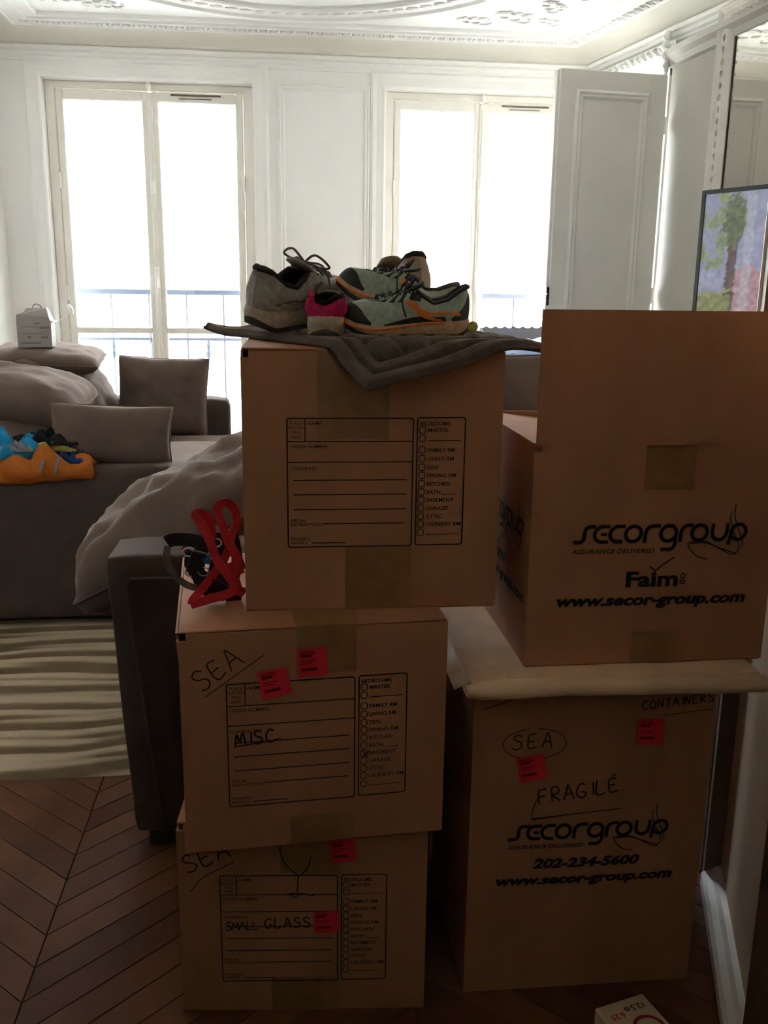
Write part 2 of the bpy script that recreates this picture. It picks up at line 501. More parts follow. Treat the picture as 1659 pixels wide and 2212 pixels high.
# ------------------------------------------------------------------ French windows
GLASS = bpy.data.materials.new('window_glass'); GLASS.use_nodes = True
nt = GLASS.node_tree; nt.nodes.clear()
mo = nt.nodes.new('ShaderNodeOutputMaterial'); mx = nt.nodes.new('ShaderNodeMixShader'); tr = nt.nodes.new('ShaderNodeBsdfTransparent'); gl = nt.nodes.new('ShaderNodeBsdfGlossy')
gl.inputs['Roughness'].default_value = .02; tr.inputs[0].default_value = (.95, .97, .96, 1)
fr = nt.nodes.new('ShaderNodeFresnel'); fr.inputs[0].default_value = 1.45
nt.links.new(fr.outputs[0], mx.inputs[0]); nt.links.new(tr.outputs[0], mx.inputs[1]); nt.links.new(gl.outputs[0], mx.inputs[2]); nt.links.new(mx.outputs[0], mo.inputs[0])
WFRAME = mat('window_paint', (.80, .77, .71), .45, nscale=5, namt=.05)
SLIT = mat('vent_slit', (.16, .13, .11), .7, nscale=30, namt=.1)
HANDLE = mat('white_handle', (.85, .84, .8), .3, .5, nscale=20, namt=.05)


def french_window(idx, cx, hw):
    root = bpy.data.objects.new('window_%d' % idx, None); COL.objects.link(root); root.location = (cx, W + .10, 0)
    struct(root, 'tall white French window with two leaves')
    mb = MB(); f = .062
    mb.box(-hw, -hw + f, -.02, .06, 0, WT, bev=.006); mb.box(hw - f, hw, -.02, .06, 0, WT, bev=.006); mb.box(-hw, hw, -.019, .061, WT - .045, WT, bev=.006); mb.box(-hw, hw, -.02, .06, 0, .05, bev=.006)
    g_ = f + .022; mb.box(-hw + .01, -hw + g_, .032, .058, .01, WT - .01); mb.box(hw - g_, hw - .01, .032, .058, .01, WT - .01); mb.box(-hw + .01, hw - .01, .033, .057, WT - .07, WT - .01)
    mb.build('window_frame', WFRAME, root)
    ins = hw - f
    for sg in (-1, 1):
        x0, x1 = (-ins, -.002) if sg < 0 else (.002, ins)
        st = .05; zt, zb, tz = WT - .05, .055, 1.055
        mb = MB()
        for (a, b) in ((x0 + .003, x0 + st), (x1 - st, x1 - .003)): mb.box(a, b, -.025, .025, zb, zt, bev=.007)
        for (a, b) in ((zt - .062, zt), (tz - .02, tz + .02), (zb, zb + .1)): mb.box(x0 + st - .004, x1 - st + .004, -.022, .022, a, b, bev=.006)
        leaf = mb.build('window_leaf', WFRAME, root)
        for (a, b) in ((zb + .09, tz - .015), (tz + .015, zt - .055)):
            g = MB(); g.box(x0 + st - .006, x1 - st + .006, -.003, .003, a, b); g.build('pane', GLASS, leaf)
        if sg > 0:
            g = MB(); g.box(x0 + .13, x1 - .14, -.03, -.022, zt - .022, zt - .012); g.box(x0 + .18, x1 - .2, -.03, -.022, zt - .040, zt - .036); g.build('vent', SLIT, leaf)
        for z in (.4, 1.25, 1.95):
            g = MB(); xx = x0 + .006 if sg < 0 else x1 - .006
            g.tube([(xx, -.03, z), (xx, -.03, z + .1)], .009, 8); g.build('hinge', HANDLE, leaf)
    mb = MB(); mb.box(-.018, .018, -.042, -.024, .1, WT - .06, bev=.006); b = mb.build('meeting_bead', WFRAME, root)
    mb = MB(); mb.tube([(0, -.046, .4), (0, -.046, WT - .1)], .006, 8); mb.build('cremone_rod', WFRAME, b)
    mb = MB(); mb.box(-.017, .017, -.06, -.04, 1.33, 1.47, bev=.006); mb.tube([(0, -.06, 1.4), (0, -.09, 1.4), (0, -.1, 1.36), (0, -.1, 1.30)], .009, 8); mb.build('handle', HANDLE, b)
    mb = MB(); mb.box(-.014, .014, -.056, -.04, 1.93, 2.01, bev=.005); mb.build('rod_guide', HANDLE, b)
    mb = MB(); mb.tube([(0, -.05, WT - .055), (0, -.055, WT - .02), (0, -.05, WT + .01)], [.012, .016, .008], 10); mb.build('top_keeper', WFRAME, b)


for i, (cx, hw) in enumerate(WIN): french_window(i + 1, cx, hw)

# balcony, railings and the building over the street
STONE = mat('pale_stone', (.72, .68, .6), .9, nscale=2, namt=.1)
mb = MB(); mb.box(-2.2, 3.3, W + T, 7.5, -.2, -.02)
struct(mb.build('floor_balcony', STONE), 'pale stone balcony slab outside the windows')
IRON = mat('blue_grey_iron', (.022, .028, .045), .5, .4, nscale=20, namt=.2)
for i, (cx, hw) in enumerate(WIN):
    r = thing('balcony_railing', ['iron balcony railing outside the window by the sofa', 'iron balcony railing outside the window by the open white door'][i], 'railing', (cx, 7.0, -.02))
    mb = MB(); mb.box(-.95, .95, -.022, .022, 1.305, 1.345, bev=.005); mb.build('top_rail', IRON, r)
    mb = MB(); mb.box(-.95, .95, -.01, .01, .98, 1.0); mb.box(-.95, .95, -.01, .01, .10, .12); mb.build('cross_rail', IRON, r)
    mb = MB(); mb.tube([(0, 0, 0), (0, 0, 1.32)], .008, 6)
    bar = mb.build('bar', IRON, r); bar.location = (-.93, 0, 0)
    for k in range(1, 8): child(None, 'bar', bar, r, (-.93 + k * 1.86 / 7, 0, 0))
    mb = MB(); mb.tube([(0, 0, .84), (0, 0, .87), (0, 0, .9), (0, 0, .92), (0, 0, .95), (0, 0, .98)], [.006, .022, .026, .016, .02, .006], 10)
    fin = mb.build('finial', IRON, r); fin.location = (.28, 0, 0)
    for x in (-.4, -.12, .56): child(None, 'finial', fin, r, (x, 0, 0))
bd = thing('building', 'pale building across the street with a red awning', 'building', (0, 16, -8))
mb = MB(); mb.box(-14, 16, 0, 1, 0, 11.6); mb.box(-14, 16, -.25, 0, 8.55, 8.75); mb.box(-14, 16, -.3, 0, 11.3, 11.6); mb.build('facade', STONE, bd)
mb = MB(); mb.grid([[(-1.95, 0, 10.08), (-.75, 0, 10.08)], [(-1.95, -.3, 10.02), (-.75, -.3, 10.02)], [(-1.95, -.32, 9.92), (-.75, -.32, 9.92)]]); mb.build('awning', mat('red_awning', (.16, .012, .014), .8, nscale=10, namt=.1), bd)
mb = MB()
w0 = MB(); w0.box(0, 1.1, -.02, .02, 0, 2.1); win = w0.build('window', mat('far_window', (.3, .33, .36), .2, nscale=2, namt=.1), bd); win.location = (-12, 0, 8.8)
for k in range(1, 11): child(None, 'window', win, bd, (-12 + k * 2.5, 0, 8.8))

# ------------------------------------------------------------------ chimney breast, mirror, white door leaf
BP = Vector((2.185, 5.25, 0)); bdv = Vector((.08, -1, 0)).normalized(); bnv = Vector((-1, -.08, 0)).normalized()   # along towards camera, outwards


def br(s, n, z): q = BP + bdv * s + bnv * n; return (q.x, q.y, z)


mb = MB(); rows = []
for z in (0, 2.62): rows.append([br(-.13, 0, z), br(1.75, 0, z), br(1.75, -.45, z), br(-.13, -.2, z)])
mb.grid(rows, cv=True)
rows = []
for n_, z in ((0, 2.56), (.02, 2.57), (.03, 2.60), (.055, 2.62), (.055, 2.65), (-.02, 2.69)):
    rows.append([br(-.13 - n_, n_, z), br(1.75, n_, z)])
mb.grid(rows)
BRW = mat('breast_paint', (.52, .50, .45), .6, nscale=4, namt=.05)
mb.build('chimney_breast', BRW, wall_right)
mb = MB(); rows = []
for n_, z in ((0, 2.585), (.02, 2.59), (.035, 2.63), (.06, 2.65), (.07, 2.69), (.05, 2.70)):
    p0 = Vector((xr(6.39), 6.39, z)); p1 = Vector((xr(5.3), 5.3, z)); rows.append([p0 + Vector((-n_, 0, 0)), p1 + Vector((-n_, 0, 0))])
mb.grid(rows); mb.build('side_cornice', WHITE, wall_right)
for k in range(16):
    Yk = 6.3 - k * .063
    child(None, 'moulded_leaf', leafm, wall_right, (xr(Yk) - .064, Yk, 2.665), (0, radians(75), atan2(-1, .17)))
mb = MB()
c0 = Vector(br(-.14, .03, 2.62))
for dz, rr in ((0, .03), (.05, .04), (.1, .028), (-.05, .022), (-.1, .014)):
    mb.tube([c0 + Vector((0, 0, dz - .03)), c0 + Vector((-.01, 0, dz)), c0 + Vector((0, 0, dz + .03))], [rr * .5, rr, rr * .5], 8)
mb.build('moulded_bracket', PLASTER, wall_right, True)

# mirror in a carved white frame
mir = thing('wall_mirror', 'large mirror in a carved white frame on the chimney breast', 'mirror', br(1.0, 0, 1.0))
mir.rotation_euler = (0, 0, atan2(bdv.y, bdv.x))
# local x along bdv, local y = outwards?  bdv x z -> check sign
sgn = 1 if Vector((-bdv.y, bdv.x, 0)).dot(bnv) > 0 else -1
s_in = (Vector((2.227, 4.719, 0)) - BP).dot(bdv) - 1.0
mw0, mw1, mz0, mz1 = s_in, .62, .28, 1.60
mb = MB(); mb.box(mw0 - .01, mw1 + .01, *(sorted((sgn * .002, sgn * .012))), mz0 - .01, mz1 + .01)
MIRR = mat('mirror_glass', (.72, .70, .66), .02, .5, metal=1)
mb.build('mirror_glass', MIRR, mir)
mb = MB(); rows = []
for e, y in ((0, .012), (.0, .022), (.012, .03), (.03, .04), (.06, .045), (.085, .036), (.1, .045), (.115, .05), (.13, .03), (.135, 0)):
    rows.append([(mw0 - e, sgn * y, mz0 - e), (mw1 + e, sgn * y, mz0 - e), (mw1 + e, sgn * y, mz1 + e), (mw0 - e, sgn * y, mz1 + e)])
mb.grid(rows, cv=True)
MFW = mat('mirror_frame_paint', (.66, .63, .57), .55, nscale=8, namt=.12)
mfr = mb.build('mirror_frame', MFW, mir)
mb = MB()
for k in range(24):
    z = mz0 + (k + .5) * (mz1 - mz0) / 24
    mb.tube([(mw0 - .055, sgn * .04, z - .018), (mw0 - .048, sgn * .052, z), (mw0 - .055, sgn * .04, z + .018)], [.003, .007, .003], 6)
mb.build('frame_beading', MFW, mfr, True)
mb = MB()
for k in range(20):
    x = mw0 + (k + .5) * (mw1 - mw0) / 20
    mb.tube([(x - .018, sgn * .04, mz1 + .055), (x, sgn * .052, mz1 + .048), (x + .018, sgn * .04, mz1 + .055)], [.004, .012, .004], 6)

mb.build('frame_beading', MFW, mfr, True)
mb = MB(); e = .005
for (a, b, c, d2) in ((mw0 - .001, mw0 + e, mz0, mz1), (mw0, mw1, mz1 - e, mz1 + .001)):
    mb.box(a, b, *(sorted((sgn * .010, sgn * .016))), c, d2)
mb.build('inner_edge', mat('dark_brown_fillet', (.05, .035, .025), .6), mfr)

# tall panelled door leaf, open
PF = Vector((1.512, 5.28, 0)); PH = Vector((2.150, 5.356, 0)); LW = (PH - PF).length
door = bpy.data.objects.new('door_1', None); COL.objects.link(door); door.location = PF; door.rotation_euler = (0, 0, atan2((PH - PF).y, (PH - PF).x))
struct(door, 'tall white panelled door leaf standing open')
mb = MB(); mb.box(0, LW - .006, 0, .036, .02, 2.52, bev=.003); mb.box(-.016, .004, .012, .05, .02, 2.512, bev=.003)
leaf = mb.build('leaf', PANELW, door)
for (z0, z1) in ((1.02, 2.42), (.16, .9)):
    mb = MB(); frame_mould(mb, .095, LW - .11, z0, z1, 0, .05, .012); mb.build('panel_moulding', PANELW, leaf)
for z in (.35, 1.33, 2.26):
    mb = MB(); mb.tube([(LW - .012, .014, z - .05), (LW - .012, .014, z + .05)], .012, 8); mb.box(LW - .04, LW + .012, .012, .017, z - .045, z + .045); mb.build('hinge', PANELW, door)
mb = MB(); mb.tube([(-.02, -.004, 1.33), (-.02, -.03, 1.33), (-.025, -.034, 1.30)], .008, 8); mb.box(-.018, -.002, -.004, .012, 1.27, 1.37); mb.build('lock', BLACKP, door)
mb = MB()
for Ya, Yb in ((5.40, 5.47), (6.12, 6.19)):
    mb.grid([[(xr(y) - dx, y, z) for (y, dx) in ((Ya, 0), (Ya, .03), (Yb, .03), (Yb, 0))] for z in (0, 2.53)])
mb.grid([[(xr(y) - dx, y, z) for (z, dx) in ((2.53, 0), (2.53, .03), (2.6, .03), (2.6, 0))] for y in (5.4, 6.19)])
struct(mb.build('trim_7', WHITE), 'white casing of the cupboard in the side wall')

# ------------------------------------------------------------------ television on a console
T0 = Vector((1.425, 3.169, 0)); tdv = Vector((.105, -.232, 0)).normalized()
tv = thing('television', 'flat television showing palm trees and pink houses', 'television', (T0.x, T0.y, .93), (0, 0, atan2(tdv.y, tdv.x)))
TW, TH = 1.12, .665; b0 = .095
mb = MB(); mb.box(0, TW, .004, .05, b0, b0 + TH, bev=.006); mb.build('back_shell', BLACKP, tv)
mb = MB(); bz = .014
for a in ((0, bz, b0, b0 + TH), (TW - bz, TW, b0, b0 + TH), (bz, TW - bz, b0 + TH - bz, b0 + TH), (bz, TW - bz, b0, b0 + bz)): mb.box(a[0], a[1], -.006, .004, a[2], a[3])
mb.build('bezel', BLACKP, tv)
nx, nzz = 180, 110
me = bpy.data.meshes.new('screen'); vs = []; fs = []; cs = []
x0, x1, z0, z1 = bz, TW - bz, b0 + bz, b0 + TH - bz
for j in range(nzz + 1):
    for i in range(nx + 1): vs.append((x0 + (x1 - x0) * i / nx, -.001, z0 + (z1 - z0) * j / nzz))


def screen_col(u, v):
    # u 0..1 from far edge, v 0..1 up; a garden with palms, a pink house, hedge, pale sky
    n1 = nz((u * 18, v * 12, 1)); n2 = nz((u * 60, v * 40, 4)) + .5 * nz((u * 130, v * 90, 8))
    u, v = u + .006 * nz((u * 50, v * 40, 11)), v + .02 * nz((u * 50, v * 40, 12))
    c = Vector((.30, .31, .44)) + Vector((.06, .06, .05)) * n1
    if v < .62 + .05 * n1 and .115 < u < .5: c = Vector((.42, .24, .27)) + Vector((.12, .08, .08)) * n2
    if .24 < u < .5 and v > .55 and abs(v - .86 + (u - .3) * .5) < .10 + .03 * n2: c = Vector((.38, .20, .24))
    if .10 < u < .135 and v < .93: c = Vector((.10, .06, .06)) + Vector((.04, .03, .02)) * n2
    if ((u - .115) / .05) ** 2 + ((v - .86) / .13) ** 2 < 1 + .8 * n2: c = Vector((.10, .13, .06)) + Vector((.05, .08, .02)) * n2
    if u < .09 and v > .62 and n1 + .6 * n2 > -.1: c = Vector((.18, .24, .10)) + Vector((.1, .1, .03)) * n2
    if u < .125 and v < .5 + .06 * n2: c = Vector((.20, .22, .07)) + Vector((.12, .12, .04)) * n2
    if .035 < u < .12 and v < .32 + .07 * n2: c = Vector((.09, .08, .13))
    if .27 < u < .3 and v < .8: c = Vector((.14, .1, .11))
    if .155 < u < .19 and v < .99: c = c * .55 + Vector((.22, .24, .26))
    if u > .2 and v < .23 + .04 * n2: c = Vector((.11, .14, .12)) + Vector((.05, .09, .03)) * max(0, n2)
    if u > .5: c = c if v > .5 + .2 * n1 else Vector((.16, .19, .1)) + Vector((.1, .1, .05)) * n2
    if u < .06 and v < .1: c = Vector((.3, .3, .38))
    return c * (1 + .35 * n2) * .9 + Vector((.04, .04, .04))


for j in range(nzz):
    for i in range(nx):
        a = j * (nx + 1) + i; fs.append((a, a + 1, a + nx + 2, a + nx + 1)); cs.append(screen_col((i + .5) / nx, (j + .5) / nzz))
me.from_pydata(vs, [], fs); ca = me.color_attributes.new('picture', 'FLOAT_COLOR', 'POINT')
for i, v in enumerate(vs): ca.data[i].color = (*[max(0.0, t) for t in screen_col((v[0] - x0) / (x1 - x0), (v[2] - z0) / (z1 - z0))], 1)
SCR = bpy.data.materials.new('tv_screen'); SCR.use_nodes = True; nt = SCR.node_tree; b = nt.nodes['Principled BSDF']
an = nt.nodes.new('ShaderNodeVertexColor'); an.layer_name = 'picture'
nt.links.new(an.outputs[0], b.inputs['Emission Color']); b.inputs['Emission Strength'].default_value = .26
b.inputs['Base Color'].default_value = (.01, .01, .012, 1); b.inputs['Roughness'].default_value = .12
me.materials.append(SCR); o = bpy.data.objects.new('screen', me); COL.objects.link(o); o.parent = tv
mb = MB(); mb.box(.3, .82, -.09, .16, 0, .015, bev=.005); mb.box(.5, .62, .01, .04, .012, b0 + .05); mb.build('stand', BLACKP, tv)
cs_ = thing('media_console', 'dark wooden console under the television', 'cabinet', (T0.x, T0.y, 0), (0, 0, atan2(tdv.y, tdv.x)))
mb = MB(); mb.box(.02, 1.08, -.15, .25, .12, .93, bev=.006); mb.build('body', DARKWOOD, cs_)
for x in (.06, 1.0):
    for y in (-.12, .18): mb = MB(); mb.box(x, x + .05, y, y + .05, 0, .125); mb.build('leg', DARKWOOD, cs_)
for x in (.04, .56): mb = MB(); mb.box(x, x + .5, -.165, -.15, .15, .9); mb.build('cabinet_door', JAMBW, cs_)

# ------------------------------------------------------------------ rug
RUG = bpy.data.materials.new('striped_cream_rug'); RUG.use_nodes = True; nt = RUG.node_tree; b = nt.nodes['Principled BSDF']
b.inputs['Roughness'].default_value = .95; b.inputs['Specular IOR Level'].default_value = .1
an = nt.nodes.new('ShaderNodeVertexColor'); an.layer_name = 'stripe'
tn = nt.nodes.new('ShaderNodeTexNoise'); tn.inputs['Scale'].default_value = 260
tcn = nt.nodes.new('ShaderNodeTexCoord'); nt.links.new(tcn.outputs['Object'], tn.inputs['Vector'])
mxn = nt.nodes.new('ShaderNodeMix'); mxn.data_type = 'RGBA'; mxn.blend_type = 'MULTIPLY'; mxn.inputs[0].default_value = .35
nt.links.new(an.outputs[0], mxn.inputs[6]); nt.links.new(tn.outputs['Fac'], mxn.inputs[7]); nt.links.new(mxn.outputs[2], b.inputs['Base Color'])
bpn = nt.nodes.new('ShaderNodeBump'); bpn.inputs['Strength'].default_value = .6; bpn.inputs['Distance'].default_value = .004
nt.links.new(tn.outputs['Fac'], bpn.inputs['Height']); nt.links.new(bpn.outputs[0], b.inputs['Normal'])


def rug_stripe(x, y):
    w = y + .045 * nz((x * 1.6, y * 2.2, 7)) + .02 * nz((x * 4.0, y * 5, 2))
    s = .6 * sin(w * 2 * pi / .071 + 3 * nz((x * .8, y * 2, 1))) + .8 * sin(w * 2 * pi / .139 + 3.5 * nz((x * .9, y * 3, 9))) + 1.1 * nz((x * 1.6, y * 17, 3))
    return s


mb = MB(); nxr, nyr = 50, 190; rx0, rx1, ry0, ry1 = -1.6, .9, 2.445, 4.35
rows = []; cols = []
for j in range(nyr + 1):
    y = ry0 + (ry1 - ry0) * j / nyr; rr = []
    for i in range(nxr + 1):
        x = rx0 + (rx1 - rx0) * i / nxr; s = rug_stripe(x, y)
        edge = min(1, j / 2, (nyr - j) / 2, i / 1, (nxr - i) / 1)
        z = .001 + edge * (.013 + .0035 * smooth01(-.4, .5, s))
        rr.append((x, y + .006 * nz((x * 2, 5, 5)), z))
        cols.append(s)
    rows.append(rr)
mb.grid(rows)
rug = mb.build('rug', RUG, None, True)
ca = rug.data.color_attributes.new('stripe', 'FLOAT_COLOR', 'POINT')
for i, s in enumerate(cols):
    t = smooth01(-.25, .45, s); c = Vector((.20, .135, .078)).lerp(Vector((.54, .42, .29)), t)
    ca.data[i].color = (*c, 1)
tag(rug, 'cream rug with wavy raised stripes on the parquet', 'rug')


# ------------------------------------------------------------------ cushions and sofas
def pillow_mesh(w, h, t, seed=0, n=30, pinch=.07, wr=.012, power=2.6, rnd=.05):
    mb = MB(); top = []; bot = []
    for j in range(n + 1):
        v = -1 + 2 * j / n; v = math.copysign(1 - (1 - abs(v)) ** 1.35, v); rt = []; rb = []
        for i in range(n + 1):
            u = -1 + 2 * i / n; u = math.copysign(1 - (1 - abs(u)) ** 1.35, u)
            x = w / 2 * u * (1 - pinch * (1 - v * v) * u * u) * sqrt(1 - rnd * v ** 6); y = h / 2 * v * (1 - pinch * (1 - u * u) * v * v + .02 * nz((u * 3, seed, 1))) * sqrt(1 - rnd * u ** 6)
            pr = max(0, (1 - abs(u) ** power) * (1 - abs(v) ** power)) ** .42
            e = 1 - pr
            k = wr * (nz((x * 9 + seed, y * 9, seed)) * .7 + nz((x * 22, y * 22 + seed, 2)) * .35) * (pr ** .4 if pr > 0 else 0)
            edgew = wr * .6 * sin(18 * (x + y) + seed) * (e ** 2) * (pr > 0.02)
            rt.append((x, y, t / 2 * pr + k + edgew)); rb.append((x, y, -t / 2 * pr + k * .4 + edgew))
        top.append(rt); bot.append(rb)
    mb.grid(top); mb.grid([r[::-1] for r in bot])
    edge = [p for p in top[0]] + [r[-1] for r in top[1:]] + top[-1][::-1][1:] + [r[0] for r in top[::-1]][1:-1]
    return mb, edge


def pillow(name, label, w, h, t, M, seed=0, pinch=.07, wr=.012, power=2.6, pip=True, material=None, parent=None, cat='cushion', group=None):
    mb, edge = pillow_mesh(w, h, t, seed, pinch=pinch, wr=wr, power=power)
    o = mb.build(name, material or SOFA2, parent, True, weld=1e-5)
    if parent is None: tag(o, label, cat, group)
    o.matrix_local = M
    if pip:
        q = MB(); q.tube(edge, .0035, 5, closed=True); q.build('piping', material or SOFA2, o, True)
    return o


def frameM(origin, xdir, ydir):
    x = Vector(xdir).normalized(); y = Vector(ydir); y = (y - x * y.dot(x)).normalized(); z = x.cross(y)
    M = Matrix((x, y, z)).transposed().to_4x4(); M.translation = Vector(origin); return M


def softbox(x0, x1, y0, y1, z0, z1, r=.04, seed=0, wr=.006, n=12, crown=.0):
    """rounded upholstered block with slight wrinkles"""
    bm = bmesh.new(); bmesh.ops.create_cube(bm, size=1)
    bmesh.ops.subdivide_edges(bm, edges=bm.edges, cuts=n, use_grid_fill=True)
    sx, sy, sz = x1 - x0, y1 - y0, z1 - z0; mb = MB()
    for v in bm.verts:
        p = Vector((v.co.x * sx, v.co.y * sy, v.co.z * sz))
        q = Vector((max(-sx / 2 + r, min(sx / 2 - r, p.x)), max(-sy / 2 + r, min(sy / 2 - r, p.y)), max(-sz / 2 + r, min(sz / 2 - r, p.z))))
        d = p - q
        if d.length > 1e-9:
            d = d.normalized() * r
        p = q + d
        if crown and v.co.z > 0: p.z += crown * (1 - (2 * v.co.x) ** 2) * (1 - (2 * v.co.y) ** 2)
        p += Vector((v.co.x, v.co.y, v.co.z)) * wr * 2 * nz((p.x * 6 + seed, p.y * 6, p.z * 6))
        mb.v.append((p.x + (x0 + x1) / 2, p.y + (y0 + y1) / 2, p.z + (z0 + z1) / 2))
    bm.verts.index_update()
    for f in bm.faces: mb.f.append(tuple(v.index for v in f.verts)); mb.mi.append(0)
    bm.free(); return mb


S1 = thing('sofa', 'taupe fabric sofa with its end panel behind the cream rug', 'sofa', (-1.0, 4.5, .016))


def s1(mb_, name, m_=SOFA):
    mb_.v = [(x + 1.0, y - 4.5, z - .016) for x, y, z in mb_.v]; return mb_.build(name, m_, S1, True)


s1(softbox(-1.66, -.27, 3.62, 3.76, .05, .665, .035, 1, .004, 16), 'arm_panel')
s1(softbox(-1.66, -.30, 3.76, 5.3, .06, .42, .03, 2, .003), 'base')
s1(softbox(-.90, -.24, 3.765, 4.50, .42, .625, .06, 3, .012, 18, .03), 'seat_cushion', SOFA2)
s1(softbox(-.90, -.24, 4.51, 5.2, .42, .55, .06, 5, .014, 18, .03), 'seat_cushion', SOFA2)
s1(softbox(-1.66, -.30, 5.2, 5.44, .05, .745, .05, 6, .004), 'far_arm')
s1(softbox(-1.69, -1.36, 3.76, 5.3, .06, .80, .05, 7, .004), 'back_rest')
for x in (-1.6, -.4):
    for y in (3.66, 5.36):
        mb = MB(); mb.tube([(x + 1, y - 4.5, 0), (x + 1, y - 4.5, .05)], [.022, .03], 10); mb.build('foot', DARKWOOD, S1)

# loose cushions of this sofa
pillow('sofa_cushion', 'square taupe cushion leaning on the far sofa arm, behind the pillow with clothes', .48, .43, .23, frameM((-.635, 5.04, .775), (1, -.02, -.04), (.02, .20, 1)), 3, .06, .022)
pillow('sofa_cushion', 'long taupe cushion standing on the sofa arm beside the heap of clothes', .49, .25, .17, frameM((-.685, 3.775, .768), (1, 0, -.04), (.0, .22, 1)), 8, .07, .02)
pillow('back_cushion', 'large taupe back cushion sloping down to the seat near the far sofa arm', .84, .64, .28, frameM((-1.035, 4.82, .735), (.10, 1, 0), (-.48, .05, .87)), 12, .02, .04, 3.5)
pillow('back_cushion', 'rounded taupe back cushion bulging over the end panel of the sofa', .66, .60, .22, frameM((-1.17, 4.16, .895), (1, .05, -.16), (-.05, 1, .06)), 15, .02, .02, 3.6)
pillow('sofa_cushion', 'flat taupe cushion lying on the sofa back beneath the small white carton', .54, .72, .13, frameM((-1.17, 4.83, .995), (1, .12, -.05), (-.12, 1, .02)), 20, .03, .016, 3.8)
pillow('sofa_cushion', 'soft taupe cushion lying on the sofa seat behind the heap of clothes', .60, .40, .20, frameM((-1.20, 3.91, .715), (1, .05, -.12), (-.1, .78, .58)), 25, .04, .018, 3)

# small white carton with a loop handle, on the lying cushion
CB = thing('carton', 'small white printed carton with a loop handle standing on a sofa cushion', 'carton', (-1.17, 4.66, 1.062), (0, 0, .05))
mb = MB(); w_ = .078
mb.grid([[(-w_, -.05, 0), (w_, -.05, 0), (w_, .05, 0), (-w_, .05, 0)], [(-w_, -.05, .112), (w_, -.05, .112), (w_, .05, .112), (-w_, .05, .112)],
         [(-w_ + .002, -.048, .15), (w_ - .008, -.048, .14), (w_ - .008, .048, .14), (-w_ + .002, .048, .15)], [(-w_ + .03, -.02, .162), (w_ - .02, -.02, .178), (w_ - .02, .02, .178), (-w_ + .03, .02, .162)],
         [(-w_ + .04, -.004, .178), (w_ - .026, -.004, .182), (w_ - .026, .004, .182), (-w_ + .04, .004, .178)]], cv=True)
CARTON = mat('white_grey_carton', (.30, .265, .255), .6, nscale=20, namt=.1)
body = mb.build('carton_body', CARTON, CB)
mb = MB(); mb.tube([(-.012, 0, .176), (-.006, 0, .192), (.01, 0, .2), (.026, 0, .192), (.034, 0, .178)], .0028, 6); mb.build('loop_handle', CARTON, CB)
mb = MB(); mb.grid([[(w_ - .004, -.04, .125), (w_ - .004, .04, .125)], [(w_ + .022, -.035, .116), (w_ + .022, .035, .116)]]); mb.build('torn_flap', CARTON, CB)
mb = MB()
for (x, z, a, h_) in ((-.06, .092, .12, .004), (.0, .108, .03, .006), (.025, .085, .045, .009), (-.055, .062, .1, .003), (-.03, .04, .012, .012), (.03, .042, .03, .008), (-.06, .015, .09, .007)):
    mb.face([(x, -.0508, z), (x + a, -.0508, z), (x + a, -.0508, z + h_), (x, -.0508, z + h_)])
mb.build('print', mat('grey_print', (.16, .14, .14), .7), body)

# white cord with an oval pull beside the window
mb = MB(); mb.tube(spline([at(112, 702, 6.36), at(126, 694, 6.34), at(140, 683, 6.33), at(150, 674, 6.32)], 5), .004, 6)
cd = mb.build('blind_cord', HANDLE, None, True); tag(cd, 'thin white cord with an oval pull hanging beside the window', 'cord')
p = at(152, 668, 6.32); mb = MB(); d = (at(156, 676, 6.32) - at(147, 658, 6.32)).normalized()
mb.tube([p - d * .035, p - d * .025, p, p + d * .025, p + d * .035], [.002, .012, .017, .012, .002], 10); mb.build('oval_pull', HANDLE, cd, True)

# second sofa, its arm facing the camera
S2 = thing('sofa', 'taupe fabric sofa whose tall arm panel rises beside the stacked boxes', 'sofa', (0, 2.6, 0))


def s2(mb_, name, m_=SOFA):
    mb_.v = [(x, y - 2.6, z) for x, y, z in mb_.v]; return mb_.build(name, m_, S2, True)


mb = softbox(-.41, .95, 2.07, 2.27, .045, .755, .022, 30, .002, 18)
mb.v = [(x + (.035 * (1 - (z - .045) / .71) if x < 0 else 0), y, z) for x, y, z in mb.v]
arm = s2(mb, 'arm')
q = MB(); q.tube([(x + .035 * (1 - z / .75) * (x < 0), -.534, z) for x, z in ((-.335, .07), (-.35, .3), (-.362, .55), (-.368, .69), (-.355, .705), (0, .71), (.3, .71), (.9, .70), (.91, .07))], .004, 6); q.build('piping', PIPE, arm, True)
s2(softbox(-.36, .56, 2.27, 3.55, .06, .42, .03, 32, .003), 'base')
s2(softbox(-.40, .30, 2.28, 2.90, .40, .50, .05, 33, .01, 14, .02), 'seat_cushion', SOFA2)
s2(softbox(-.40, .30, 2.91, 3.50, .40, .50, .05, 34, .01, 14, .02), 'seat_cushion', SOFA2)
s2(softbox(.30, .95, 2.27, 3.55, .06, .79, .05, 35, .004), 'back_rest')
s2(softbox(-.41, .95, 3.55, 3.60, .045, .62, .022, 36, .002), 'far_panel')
for x in (-.30, .85):
    for y in (-.46, .9):
        mb = MB(); mb.box(x - .045, x + .045, y - .04, y + .04, 0 if y < 0 else .016, .052); mb.build('foot', BLACKP, S2)
pillow('back_cushion', 'big plump taupe cushion slumped over the sofa seat behind the boxes', .70, .66, .27, frameM((-.240, 2.64, .722), (.885, .0, .46), (.0, 1, .02)), 41, .02, .045, 3.4)
pillow('sofa_cushion', 'dark taupe cushion standing on the sofa back behind the open box', .56, .40, .16, frameM((.66, 2.52, .985), (1, .08, 0), (0, .12, 1)), 52, .03, .014, 3.4)

# ------------------------------------------------------------------ garments heaped on the sofa end panel
EDGE_Y = 3.622; ARMZ = .668


